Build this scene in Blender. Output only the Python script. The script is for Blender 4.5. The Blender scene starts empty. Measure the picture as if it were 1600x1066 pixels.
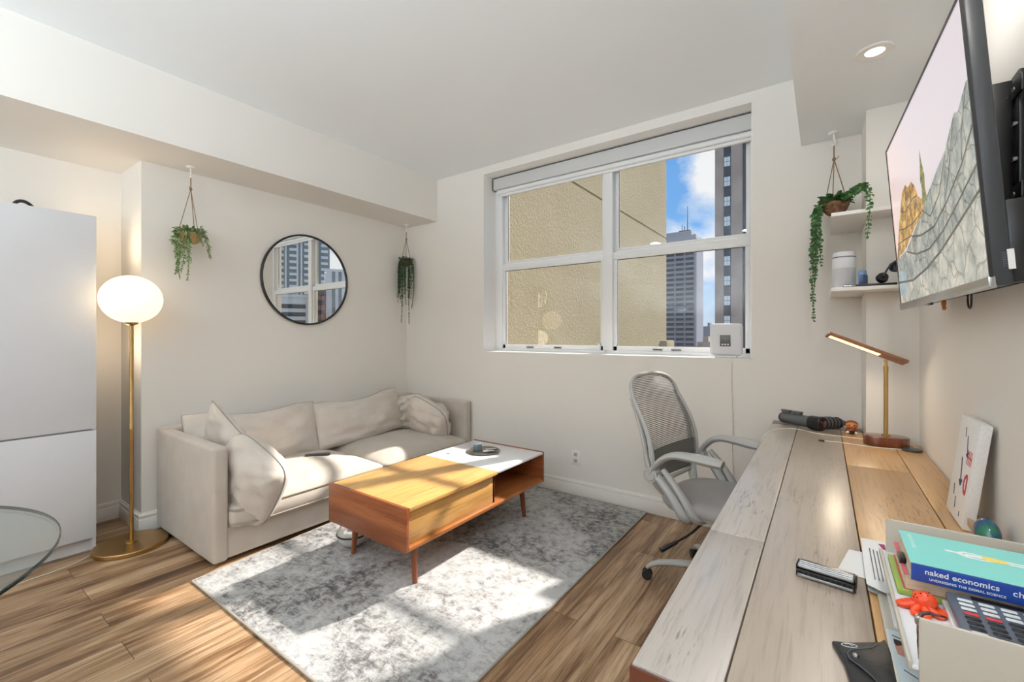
import bpy, bmesh, math, random
from mathutils import Vector, Matrix, noise
random.seed(7)
PI = math.pi
SC = bpy.context.scene
COL = SC.collection

# ------------------------------------------------------------------ camera, world, sun, lights, exposure
cam_d = bpy.data.cameras.new('camera'); cam = bpy.data.objects.new('camera', cam_d); COL.objects.link(cam)
cam.location = (0, 0, 1.28); cam.rotation_euler = (PI/2, 0, math.radians(35.37))
cam_d.sensor_width = 36; cam_d.lens = 687/1600*36; cam_d.shift_y = -10.5/1600; cam_d.clip_start = .05; cam_d.clip_end = 2000
SC.camera = cam
SC.view_settings.view_transform = 'Standard'; SC.view_settings.look = 'None'
SC.view_settings.exposure = 0.0; SC.view_settings.gamma = 1.0; SC.view_settings.use_curve_mapping = False

def lin(r, g=None, b=None):
    if g is None: g = b = r
    f = lambda v: (v/255/12.92) if v/255 <= .04045 else ((v/255+.055)/1.055)**2.4
    return (f(r), f(g), f(b), 1)

W = bpy.data.worlds.new('sky'); SC.world = W; W.use_nodes = True
nt = W.node_tree; nt.nodes.clear()
def N(t, typ, **kw):
    n = t.nodes.new(typ)
    for k, v in kw.items():
        if k in ('inp',):
            for a, b in v.items(): n.inputs[a].default_value = b
        else: setattr(n, k, v)
    return n
def L(t, a, b): t.links.new(a, b)
def ramp(t, stops, interp='LINEAR'):
    r = t.nodes.new('ShaderNodeValToRGB'); r.color_ramp.interpolation = interp
    e = r.color_ramp.elements
    while len(e) < len(stops): e.new(.5)
    for x, (p, c) in zip(e, stops):
        x.position = p; x.color = c if len(c) == 4 else (*c, 1)
    return r
tc = N(nt, 'ShaderNodeTexCoord')
mp = N(nt, 'ShaderNodeMapping'); mp.inputs['Scale'].default_value = (1, 1, 1.7); mp.inputs['Location'].default_value = (3.1, .1, .5)
nz = N(nt, 'ShaderNodeTexNoise', inp={'Scale': 4.6, 'Detail': 9, 'Roughness': .55, 'Distortion': .35})
cr = ramp(nt, [(.43, (0, 0, 0)), (.60, (1, 1, 1))])
sx = N(nt, 'ShaderNodeSeparateXYZ')
grad = ramp(nt, [(0, lin(190, 200, 205)), (.02, lin(200, 222, 240)), (.22, lin(116, 178, 240)), (1, lin(80, 140, 220))])
cloud = N(nt, 'ShaderNodeMix', data_type='RGBA'); cloud.inputs[7].default_value = lin(246, 248, 250)
bg = N(nt, 'ShaderNodeBackground', inp={'Strength': 1.0}); wo = N(nt, 'ShaderNodeOutputWorld')
L(nt, tc.outputs['Generated'], mp.inputs[0]); L(nt, mp.outputs[0], nz.inputs['Vector']); L(nt, nz.outputs[0], cr.inputs[0])
L(nt, tc.outputs['Generated'], sx.inputs[0]); L(nt, sx.outputs['Z'], grad.inputs[0])
L(nt, cr.outputs[0], cloud.inputs[0]); L(nt, grad.outputs[0], cloud.inputs[6]); L(nt, cloud.outputs[2], bg.inputs[0]); L(nt, bg.outputs[0], wo.inputs[0])

sun_d = bpy.data.lights.new('sun', 'SUN'); sun = bpy.data.objects.new('sun', sun_d); COL.objects.link(sun)
sun_d.energy = 9.3; sun_d.angle = math.radians(1.6); sun_d.color = (1, .955, .88)
sun.rotation_euler = (-Vector((.38, 1, .96))).to_track_quat('-Z', 'Y').to_euler()

def lamp(name, typ, loc, energy, color=(1, 1, 1), size=.1, target=None, **kw):
    d = bpy.data.lights.new(name, typ); o = bpy.data.objects.new(name, d); COL.objects.link(o)
    o.location = loc; d.energy = energy; d.color = color
    if typ == 'AREA': d.shape = 'DISK'; d.size = size
    else: d.shadow_soft_size = size
    for k, v in kw.items(): setattr(d, k, v)
    if target is not None: o.rotation_euler = (Vector(target)-Vector(loc)).to_track_quat('-Z', 'Y').to_euler()
    return o
# added fill lamps, unseen: two torchieres throwing light on the ceiling, and ceiling downlights
UP = [(-.5, -1.35, 1.70), (-2.3, -2.4, 1.70)]
for q in UP: lamp('added_fill_light', 'AREA', q, 172, (.80, .915, 1), .32, (q[0], q[1], 5))
DN = [(-.9, -.45, 2.80), (-2.3, -.6, 2.80)]
for q in ((.164, 1.50, 2.40), (.164, .75, 2.40)): lamp('downlight', 'AREA', q, 6, (1, .96, .90), .12, (q[0], q[1], 0))  # unseen soffit lamps added to brighten the right wall and desk
for q in DN: lamp('downlight', 'AREA', q, 5, (1, .985, .96), .16, (q[0], q[1], 0))  # unseen ceiling lamps added as room fill
try:
    SC.cycles.max_bounces = 12; SC.cycles.diffuse_bounces = 6; SC.cycles.transparent_max_bounces = 16
    SC.cycles.caustics_reflective = False; SC.cycles.caustics_refractive = False
    SC.cycles.sample_clamp_indirect = 6
except Exception: pass

# ------------------------------------------------------------------ materials
def mat(name, col, rough=.5, metal=0.0, spec=.5, **kw):
    m = bpy.data.materials.new(name); m.use_nodes = True
    p = m.node_tree.nodes['Principled BSDF']
    p.inputs['Base Color'].default_value = col; p.inputs['Roughness'].default_value = rough
    p.inputs['Metallic'].default_value = metal; p.inputs['Specular IOR Level'].default_value = spec
    for k, v in kw.items(): p.inputs[k.replace('_', ' ')].default_value = v
    return m
def PB(m): return m.node_tree.nodes['Principled BSDF']
def coords(m, scale=(1, 1, 1), rot=(0, 0, 0), loc=(0, 0, 0)):
    t = m.node_tree; c = N(t, 'ShaderNodeTexCoord'); p = N(t, 'ShaderNodeMapping')
    p.inputs['Scale'].default_value = scale; p.inputs['Rotation'].default_value = rot; p.inputs['Location'].default_value = loc
    L(t, c.outputs['Object'], p.inputs[0]); return p.outputs[0]
def bump(m, src, strength=.2, dist=.01):
    t = m.node_tree; b = N(t, 'ShaderNodeBump', inp={'Strength': strength, 'Distance': dist})
    L(t, src, b.inputs['Height']); L(t, b.outputs[0], PB(m).inputs['Normal'])
def mottled(name, stops, scale=5, detail=6, rough=.6, bstr=.0, bdist=.005, vec=(1, 1, 1), distort=0, nrough=.55, **kw):
    m = mat(name, stops[0][1], rough, **kw); t = m.node_tree
    v = coords(m, vec); n = N(t, 'ShaderNodeTexNoise', inp={'Scale': scale, 'Detail': detail, 'Distortion': distort, 'Roughness': nrough})
    L(t, v, n.inputs['Vector']); r = ramp(t, stops); L(t, n.outputs[0], r.inputs[0]); L(t, r.outputs[0], PB(m).inputs['Base Color'])
    if bstr: bump(m, n.outputs[0], bstr, bdist)
    return m
def fabric(name, a, b, weave=650, rough=.9, bstr=.25):
    m = mat(name, a, rough, spec=.2); t = m.node_tree; v = coords(m)
    n = N(t, 'ShaderNodeTexNoise', inp={'Scale': 9, 'Detail': 5}); L(t, v, n.inputs['Vector'])
    w = N(t, 'ShaderNodeTexNoise', inp={'Scale': weave, 'Detail': 2}); L(t, v, w.inputs['Vector'])
    ad = N(t, 'ShaderNodeMath', operation='MULTIPLY_ADD', inp={1: .5}); L(t, n.outputs[0], ad.inputs[0])
    hf = N(t, 'ShaderNodeMath', operation='MULTIPLY', inp={1: .5}); L(t, w.outputs[0], hf.inputs[0]); L(t, hf.outputs[0], ad.inputs[2])
    r = ramp(t, [(.35, a), (.65, b)]); L(t, ad.outputs[0], r.inputs[0]); L(t, r.outputs[0], PB(m).inputs['Base Color'])
    if bstr: bump(m, w.outputs[0], bstr, .002)
    PB(m).inputs['Sheen Weight'].default_value = .25
    return m
def wood(name, stops, axis=1, scale=2.2, rough=.4, spec=.5, coat=0, stretch=14, bstr=.12, grain=90, knots=None, loc=(0, 0, 0), **kw):
    """long-grained wood: noise stretched along one axis, with fine dark pores"""
    m = mat(name, stops[0][1], rough, spec=spec, Coat_Weight=coat, **kw); t = m.node_tree
    sc = [stretch]*3; sc[axis] = 1.6
    v = coords(m, tuple(sc), loc=loc)
    n = N(t, 'ShaderNodeTexNoise', inp={'Scale': scale/4, 'Detail': 7, 'Distortion': 1.2, 'Roughness': .6}); L(t, v, n.inputs['Vector'])
    sc2 = [grain]*3; sc2[axis] = 4
    v2 = coords(m, tuple(sc2)); n2 = N(t, 'ShaderNodeTexNoise', inp={'Scale': 1.0, 'Detail': 4, 'Roughness': .65}); L(t, v2, n2.inputs['Vector'])
    r = ramp(t, stops); L(t, n.outputs[0], r.inputs[0])
    r2 = ramp(t, [(.32, (.45, .42, .40)), (.5, (1, 1, 1))]); L(t, n2.outputs[0], r2.inputs[0])
    mx = N(t, 'ShaderNodeMix', data_type='RGBA', blend_type='MULTIPLY'); mx.inputs[0].default_value = .55
    L(t, r.outputs[0], mx.inputs[6]); L(t, r2.outputs[0], mx.inputs[7])
    out = mx.outputs[2]
    if knots is not None:      # worn, pitted patches
        v3 = coords(m, (5, 1.7, 5)); n3 = N(t, 'ShaderNodeTexNoise', inp={'Scale': 1.5, 'Detail': 4}); L(t, v3, n3.inputs['Vector'])
        v4 = coords(m, (210, 20, 100)); n4 = N(t, 'ShaderNodeTexNoise', inp={'Scale': 1, 'Detail': 3}); L(t, v4, n4.inputs['Vector'])
        k3 = ramp(t, [(.54, (0, 0, 0)), (.66, (1, 1, 1))]); L(t, n3.outputs[0], k3.inputs[0])
        k4 = ramp(t, [(.57, (0, 0, 0)), (.64, (.8, .8, .8))]); L(t, n4.outputs[0], k4.inputs[0])
        mm = N(t, 'ShaderNodeMath', operation='MULTIPLY'); L(t, k3.outputs[0], mm.inputs[0]); L(t, k4.outputs[0], mm.inputs[1])
        m2 = N(t, 'ShaderNodeMix', data_type='RGBA'); m2.inputs[7].default_value = knots
        L(t, mm.outputs[0], m2.inputs[0]); L(t, out, m2.inputs[6]); out = m2.outputs[2]
    L(t, out, PB(m).inputs['Base Color'])
    if bstr: bump(m, n2.outputs[0], bstr, .002)
    return m
def emit(name, col, strength):
    m = mat(name, col, .5); p = PB(m); p.inputs['Emission Color'].default_value = col; p.inputs['Emission Strength'].default_value = strength; return m
def clear_glass(name, tint=(1, 1, 1, 1), ior=1.45, rough=0.0):
    m = bpy.data.materials.new(name); m.use_nodes = True; t = m.node_tree; t.nodes.clear()
    o = N(t, 'ShaderNodeOutputMaterial'); mx = N(t, 'ShaderNodeMixShader'); tr = N(t, 'ShaderNodeBsdfTransparent'); gl = N(t, 'ShaderNodeBsdfGlossy')
    gl.inputs['Roughness'].default_value = rough; tr.inputs[0].default_value = tint
    fr = N(t, 'ShaderNodeFresnel'); ge = N(t, 'ShaderNodeNewGeometry'); io = N(t, 'ShaderNodeMix'); io.inputs[2].default_value = ior; io.inputs[3].default_value = 1/ior
    L(t, ge.outputs['Backfacing'], io.inputs[0]); L(t, io.outputs[0], fr.inputs[0])
    L(t, fr.outputs[0], mx.inputs[0]); L(t, tr.outputs[0], mx.inputs[1]); L(t, gl.outputs[0], mx.inputs[2]); L(t, mx.outputs[0], o.inputs[0])
    return m

def wall_paint(name, col, rough=.85):
    return mottled(name, [(.3, col), (.7, tuple(min(1, x*1.02) for x in col[:3]))], scale=1.4, rough=rough, spec=.25)
m_wall = wall_paint('wall_paint', lin(230, 226, 220))
m_ceil = wall_paint('ceiling_paint', lin(238, 241, 243))
m_trim = mat('white_trim', lin(236, 233, 229), .45)
m_frame = mat('window_white', lin(232, 233, 234), .4)
m_dark = mat('dark_gasket', lin(45, 47, 50), .5)
m_white = mat('white_lacquer', lin(222, 223, 227), .5, spec=.35)
m_cream = mat('cream_plastic', lin(190, 184, 172), .4)
m_black = mat('black_plastic', lin(22, 22, 24), .35)
m_brass = mottled('brushed_brass', [(.3, lin(178, 142, 90)), (.7, lin(192, 158, 106))], scale=3, vec=(1, 1, 3), rough=.36, metal=1.0)
m_sofa = fabric('linen_upholstery', lin(184, 173, 161), lin(198, 188, 176))
m_pillow = fabric('linen_pillow', lin(200, 190, 179), lin(212, 203, 193), weave=500, bstr=.18)
m_piping = fabric('linen_piping', lin(150, 140, 128), lin(162, 152, 140), weave=900)
m_pane = clear_glass('window_glass')
m_glass = clear_glass('table_glass', (.90, .94, .92, 1), 1.5)
m_wal = wood('walnut', [(.25, lin(112, 58, 32)), (.5, lin(146, 82, 46)), (.75, lin(170, 104, 62))], axis=0, rough=.36, stretch=16)
m_wal_y = wood('walnut_long', [(.25, lin(150, 88, 44)), (.5, lin(178, 112, 60)), (.75, lin(196, 132, 76))], axis=1, rough=.36, stretch=16)
m_oak_top = wood('acorn_wood_top', [(.25, lin(184, 134, 70)), (.5, lin(212, 162, 96)), (.75, lin(222, 180, 118))], axis=1, rough=.3, stretch=9, scale=2)
m_wal_leg = wood('walnut_leg', [(.25, lin(104, 52, 30)), (.6, lin(140, 78, 46)), (.8, lin(152, 90, 54))], axis=2, rough=.4)

# floor boards
m_floor = mat('oak_floorboards', lin(180, 150, 115), .36, spec=.45); t = m_floor.node_tree
v = coords(m_floor, rot=(0, 0, PI/2), loc=(.1, .07, 0))
br = N(t, 'ShaderNodeTexBrick', offset=.37, inp={'Scale': 1.0, 'Mortar Size': .0016, 'Mortar Smooth': .2, 'Bias': 0.0, 'Brick Width': 1.22, 'Row Height': .165})
br.inputs['Color1'].default_value = (0, 0, 0, 1); br.inputs['Color2'].default_value = (1, 1, 1, 1); br.inputs['Mortar'].default_value = (.5, .5, .5, 1)
L(t, v, br.inputs['Vector'])
v2 = coords(m_floor, (13, 1.1, 1)); cmb = N(t, 'ShaderNodeVectorMath', operation='ADD'); sc = N(t, 'ShaderNodeVectorMath', operation='SCALE'); sc.inputs['Scale'].default_value = 31
L(t, br.outputs['Color'], sc.inputs[0]); L(t, v2, cmb.inputs[0]); L(t, sc.outputs[0], cmb.inputs[1])
n1 = N(t, 'ShaderNodeTexNoise', inp={'Scale': 1.0, 'Detail': 8, 'Distortion': 1.0, 'Roughness': .62}); L(t, cmb.outputs[0], n1.inputs['Vector'])
v3 = coords(m_floor, (85, 3, 1)); n2 = N(t, 'ShaderNodeTexNoise', inp={'Scale': 1, 'Detail': 5, 'Roughness': .7}); L(t, v3, n2.inputs['Vector'])
r1 = ramp(t, [(.30, lin(80, 54, 36)), (.41, lin(130, 97, 67)), (.52, lin(168, 135, 102)), (.68, lin(198, 170, 138))]); L(t, n1.outputs[0], r1.inputs[0])
r2 = ramp(t, [(.38, (.30, .26, .22)), (.52, (1, 1, 1))]); L(t, n2.outputs[0], r2.inputs[0])
x1 = N(t, 'ShaderNodeMix', data_type='RGBA', blend_type='MULTIPLY'); x1.inputs[0].default_value = .6; L(t, r1.outputs[0], x1.inputs[6]); L(t, r2.outputs[0], x1.inputs[7])
tone = ramp(t, [(0, (.84, .82, .80)), (1, (1.0, 1.0, 1.0))]); L(t, br.outputs['Color'], tone.inputs[0])
x2 = N(t, 'ShaderNodeMix', data_type='RGBA', blend_type='MULTIPLY'); x2.inputs[0].default_value = 1; L(t, x1.outputs[2], x2.inputs[6]); L(t, tone.outputs[0], x2.inputs[7])
x3 = N(t, 'ShaderNodeMix', data_type='RGBA'); x3.inputs[7].default_value = lin(92, 68, 46); L(t, br.outputs['Fac'], x3.inputs[0]); L(t, x2.outputs[2], x3.inputs[6])
L(t, x3.outputs[2], PB(m_floor).inputs['Base Color']); bump(m_floor, n2.outputs[0], .08, .002)

# rug: faded abstract grey
m_rug = mat('faded_rug', lin(200), .95, spec=.1); t = m_rug.node_tree; v = coords(m_rug)
a = N(t, 'ShaderNodeTexNoise', inp={'Scale': 1.9, 'Detail': 4, 'Roughness': .6}); b = N(t, 'ShaderNodeTexNoise', inp={'Scale': 21, 'Detail': 9, 'Roughness': .78, 'Distortion': .4})
vs = coords(m_rug, (9, 40, 1)); c3 = N(t, 'ShaderNodeTexNoise', inp={'Scale': 2.0, 'Detail': 4, 'Roughness': .7})
L(t, v, a.inputs['Vector']); L(t, v, b.inputs['Vector']); L(t, vs, c3.inputs['Vector'])
s1 = N(t, 'ShaderNodeMath', operation='MULTIPLY_ADD', inp={1: .55}); L(t, a.outputs[0], s1.inputs[0])
s2 = N(t, 'ShaderNodeMath', operation='MULTIPLY', inp={1: .75}); L(t, b.outputs[0], s2.inputs[0]); L(t, s2.outputs[0], s1.inputs[2])
s3 = N(t, 'ShaderNodeMath', operation='MULTIPLY_ADD', inp={1: .22}); L(t, c3.outputs[0], s3.inputs[0]); L(t, s1.outputs[0], s3.inputs[2])
rr = ramp(t, [(.59, lin(84, 82, 83)), (.67, lin(122, 119, 118)), (.74, lin(164, 162, 160)), (.85, lin(192, 191, 190))]); L(t, s3.outputs[0], rr.inputs[0])
L(t, rr.outputs[0], PB(m_rug).inputs['Base Color'])
f4 = N(t, 'ShaderNodeTexNoise', inp={'Scale': 420, 'Detail': 2}); L(t, v, f4.inputs['Vector']); bump(m_rug, f4.outputs[0], .5, .004)

# ------------------------------------------------------------------ mesh helpers
class MB:
    def __init__(s): s.bm = bmesh.new()
    def _merge(s, b, mi=0, M=None):
        if M is not None: bmesh.ops.transform(b, matrix=M, verts=b.verts)
        for f in b.faces: f.material_index = mi
        me = bpy.data.meshes.new('tmp'); b.to_mesh(me); b.free(); s.bm.from_mesh(me); bpy.data.meshes.remove(me)
        return s
    def box(s, x0, x1, y0, y1, z0, z1, bev=0.0, seg=2, M=None, mi=0):
        b = bmesh.new(); bmesh.ops.create_cube(b, size=1)
        for v in b.verts:
            v.co = Vector((x0 if v.co.x < 0 else x1, y0 if v.co.y < 0 else y1, z0 if v.co.z < 0 else z1))
        bmesh.ops.recalc_face_normals(b, faces=b.faces)
        if bev: bmesh.ops.bevel(b, geom=list(b.edges), offset=bev, segments=seg, profile=.5, affect='EDGES', clamp_overlap=True)
        return s._merge(b, mi, M)
    def prism(s, pts, z0, z1, bev=0.0, M=None, mi=0, seg=2):
        b = bmesh.new()
        vs = [b.verts.new((p[0], p[1], z0)) for p in pts]; f = b.faces.new(vs)
        r = bmesh.ops.extrude_face_region(b, geom=[f])
        for e in r['geom']:
            if isinstance(e, bmesh.types.BMVert): e.co.z = z1
        bmesh.ops.recalc_face_normals(b, faces=b.faces)
        if bev: bmesh.ops.bevel(b, geom=list(b.edges), offset=bev, segments=seg, profile=.5, affect='EDGES', clamp_overlap=True)
        return s._merge(b, mi, M)
    def lathe(s, prof, seg=40, M=None, mi=0, sx=1, sy=1, loop=False):
        b = bmesh.new(); rings = []
        for r, z in prof:
            if r < 1e-6: rings.append([b.verts.new((0, 0, z))])
            else: rings.append([b.verts.new((sx*r*math.cos(2*PI*i/seg), sy*r*math.sin(2*PI*i/seg), z)) for i in range(seg)])
        for A, B in zip(rings, rings[1:]+([rings[0]] if loop else [])):
            for i in range(seg):
                j = (i+1) % seg
                if len(A) == 1 and len(B) == 1: continue
                if len(A) == 1: b.faces.new((A[0], B[j], B[i]))
                elif len(B) == 1: b.faces.new((A[i], A[j], B[0]))
                else: b.faces.new((A[i], A[j], B[j], B[i]))
        for R in () if loop else (rings[0], rings[-1]):
            if len(R) > 1: b.faces.new(R)
        bmesh.ops.recalc_face_normals(b, faces=b.faces)
        return s._merge(b, mi, M)
    def cyl(s, p, q, r, r2=None, seg=20, mi=0):
        p, q = Vector(p), Vector(q); d = q-p
        M = Matrix.Translation(p) @ d.to_track_quat('Z', 'Y').to_matrix().to_4x4()
        return s.lathe([(r, 0), (r if r2 is None else r2, d.length)], seg, M, mi)
    def tube(s, pts, r, seg=10, mi=0, flat=1.0, up=(0, 0, 1), smooth=0, closed=False):
        P = [Vector(p) for p in pts]; R = list(r) if isinstance(r, (list, tuple)) else [r]*len(P)
        for _ in range(smooth):
            Q, S = ([P[0]], [R[0]]) if not closed else ([], [])
            n = len(P)
            for i in range(n if closed else n-1):
                a, c = P[i], P[(i+1) % n]; ra, rc = R[i], R[(i+1) % n]
                Q += [a*.75+c*.25, a*.25+c*.75]; S += [ra*.75+rc*.25, ra*.25+rc*.75]
            if not closed: Q.append(P[-1]); S.append(R[-1])
            P, R = Q, S
        b = bmesh.new(); rings = []; U = Vector(up); n = len(P)
        for i, p in enumerate(P):
            tn = (P[(i+1) % n]-P[i-1]) if closed else (P[min(i+1, n-1)]-P[max(i-1, 0)])
            tn.normalize(); a = tn.cross(U)
            if a.length < 1e-4: a = tn.cross(Vector((1, 0, 0))) if abs(tn.x) < .9 else tn.cross(Vector((0, 1, 0)))
            a.normalize(); c = a.cross(tn).normalized()
            rings.append([b.verts.new(p+a*R[i]*math.cos(2*PI*k/seg)+c*R[i]*flat*math.sin(2*PI*k/seg)) for k in range(seg)])
        for i in range(n if closed else n-1):
            A, B = rings[i], rings[(i+1) % n]
            for k in range(seg): b.faces.new((A[k], A[(k+1) % seg], B[(k+1) % seg], B[k]))
        if not closed: b.faces.new(rings[0]); b.faces.new(rings[-1])
        bmesh.ops.recalc_face_normals(b, faces=b.faces)
        return s._merge(b, mi)
    def ell(s, c, rx, ry=None, rz=None, seg=24, rings=14, M=None, mi=0, fn=None):
        ry = rx if ry is None else ry; rz = rx if rz is None else rz
        b = bmesh.new(); bmesh.ops.create_uvsphere(b, u_segments=seg, v_segments=rings, radius=1)
        for v in b.verts:
            if fn: v.co = fn(v.co)
            v.co = Vector((v.co.x*rx, v.co.y*ry, v.co.z*rz))
        T = Matrix.Translation(Vector(c)) @ (M if M is not None else Matrix())
        return s._merge(b, mi, T)
    def poly(s, pts, mi=0):
        f = s.bm.faces.new([s.bm.verts.new(Vector(p)) for p in pts]); f.material_index = mi; return s
    def plate(s, pts, n, th, mi=0):     # flat polygon with a thickness along n
        b = bmesh.new(); n = Vector(n).normalized()
        f = b.faces.new([b.verts.new(Vector(p)) for p in pts])
        r = bmesh.ops.extrude_face_region(b, geom=[f])
        bmesh.ops.translate(b, vec=n*th, verts=[e for e in r['geom'] if isinstance(e, bmesh.types.BMVert)])
        bmesh.ops.recalc_face_normals(b, faces=b.faces)
        return s._merge(b, mi)
    def grid(s, fn, nu, nv, mi=0, closed_u=False):
        b = bmesh.new(); V = [[b.verts.new(Vector(fn(i/nu, j/nv))) for j in range(nv+1)] for i in range(nu+1)]
        for i in range(nu):
            for j in range(nv): b.faces.new((V[i][j], V[i+1][j], V[i+1][j+1], V[i][j+1]))
        return s._merge(b, mi)

ROOT = {}
def part(name, mb, mats, parent=None, angle=38, world=True):
    me = bpy.data.meshes.new(name); mb.bm.to_mesh(me); mb.bm.free()
    for m in (mats if isinstance(mats, (list, tuple)) else [mats]): me.materials.append(m)
    me.shade_smooth(); me.set_sharp_from_angle(angle=math.radians(angle))
    o = bpy.data.objects.new(name, me); COL.objects.link(o)
    if parent is not None:
        r = ROOT.get(parent.name, Vector((0, 0, 0)))
        if world: me.transform(Matrix.Translation(-r))
        o.parent = parent; ROOT[o.name] = r if world else Vector((0, 0, 0))
    return o
def tag(o, label, cat, group=None, kind=None):
    o['label'] = label; o['category'] = cat
    if group: o['group'] = group
    if kind: o['kind'] = kind
    return o
def solo(name, mb, mats, label, cat, base, group=None, angle=38):
    """a thing that is one mesh, with its origin at its base"""
    o = part(name, mb, mats, None, angle); o.data.transform(Matrix.Translation(-Vector(base))); o.location = base
    ROOT[o.name] = Vector(base)
    return tag(o, label, cat, group)
def thing(name, label, cat, loc=(0, 0, 0), rotz=0, group=None):
    o = bpy.data.objects.new(name, None); COL.objects.link(o); o.location = loc; o.rotation_euler = (0, 0, rotz)
    o.empty_display_size = .05; ROOT[o.name] = Vector(loc); return tag(o, label, cat, group)
def struct(name, mb, m, label=None, parent=None):
    o = part(name, mb, m, parent)
    if parent is None:
        o['kind'] = 'structure'
        if label: o['label'] = label
    return o
def text_mesh(s, size, M, depth=.0004, font_scale_x=1.0, spacing=1.0, bold=0.0):
    cu = bpy.data.curves.new('t', 'FONT'); cu.body = s; cu.size = size; cu.extrude = depth; cu.space_character = spacing; cu.offset = bold
    o = bpy.data.objects.new('t', cu); COL.objects.link(o); bpy.context.view_layer.update()
    me = bpy.data.meshes.new_from_object(o.evaluated_get(bpy.context.evaluated_depsgraph_get()))
    bpy.data.objects.remove(o); bpy.data.curves.remove(cu)
    me.transform(M @ Matrix.Diagonal((font_scale_x, 1, 1, 1)))
    b = MB(); b.bm.from_mesh(me); bpy.data.meshes.remove(me); return b
def frame_mat(o, x, y):        # matrix whose local x,y axes are the given directions
    x = Vector(x).normalized(); y = Vector(y); y = (y-x*y.dot(x)).normalized(); z = x.cross(y)
    M = Matrix((x, y, z)).transposed().to_4x4(); M.translation = Vector(o); return M

# ------------------------------------------------------------------ room shell
XL, XREC, YCOL, XR, YF, ZC, ZS = -3.60, -4.03, .93, .37, 3.147, 2.817, 2.405
YB = -3.2; YW = 3.46
WX0, WX1, WZ0, WZ1 = -2.56, -.37, 1.118, 2.755
fl = struct('floor', MB().box(-4.3, .6, YB-.1, YW, -.08, 0), m_floor, 'light oak plank floor')
struct('ceiling', MB().box(-4.3, .6, YB-.1, YW, ZC, ZC+.15), m_ceil, 'white painted ceiling')
wf = MB(); wf.box(-4.2, WX0, YF, YW, 0, ZC); wf.box(WX1, .55, YF, YW, 0, ZC); wf.box(WX0, WX1, YF, YW, 0, WZ0); wf.box(WX0, WX1, YF, YW, WZ1, ZC)
struct('wall_far', wf, m_wall, 'warm white wall with the window in it')
struct('wall_left', MB().box(XREC-.1, XL, YCOL, YF, 0, ZC), m_wall, 'warm white wall behind the sofa')
struct('wall_recess', MB().box(XREC-.15, XREC, YB, YCOL, 0, ZC), m_wall, 'warm white recessed wall behind the floor lamp')
struct('wall_right', MB().box(XR, XR+.15, YB, YF, 0, ZC), m_wall, 'warm white wall carrying the television')
struct('wall_back', MB().box(-4.2, .5, YB-.1, YB, 0, ZC), m_wall, 'warm white wall behind the camera')
struct('trim_1', MB().box(XREC, -3.15, YB, YF, ZS, ZC), m_wall, 'boxed soffit along the left wall')
struct('trim_2', MB().box(-.112, XR, YB, YF, ZS, ZC), m_ceil, 'boxed soffit above the desk')
struct('trim_3', MB().box(.172, XR, 2.83, YF, 0, ZS), m_wall, 'shallow column in the corner behind the desk lamp')
def baseboard(name, p, q, nrm, label):
    p, q, n = Vector((*p, 0)), Vector((*q, 0)), Vector((*nrm, 0)); b = MB()
    for z0, z1, d in ((0, .085, .017), (.085, .097, .012), (.097, .112, .015), (.112, .122, .007)):
        x = sorted((p.x, q.x, p.x+n.x*d, q.x+n.x*d)); y = sorted((p.y, q.y, p.y+n.y*d, q.y+n.y*d))
        b.box(x[0], x[-1], y[0], y[-1], z0, z1, .002 if z0 != .085 else 0)
    struct(name, b, m_trim, label)
baseboard('baseboard_far', (XL, YF), (.172, YF), (0, -1), 'white moulded baseboard under the window')
baseboard('baseboard_left', (XL, YCOL-.017), (XL, YF), (1, 0), 'white moulded baseboard behind the sofa')
baseboard('baseboard_return', (XREC, YCOL), (XL, YCOL), (0, -1), 'short white baseboard on the wall return')
baseboard('baseboard_recess', (XREC, YB), (XREC, YCOL), (1, 0), 'white baseboard in the recess by the lamp')
baseboard('baseboard_right', (XR, YB), (XR, 2.83), (-1, 0), 'white baseboard under the desk')

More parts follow.
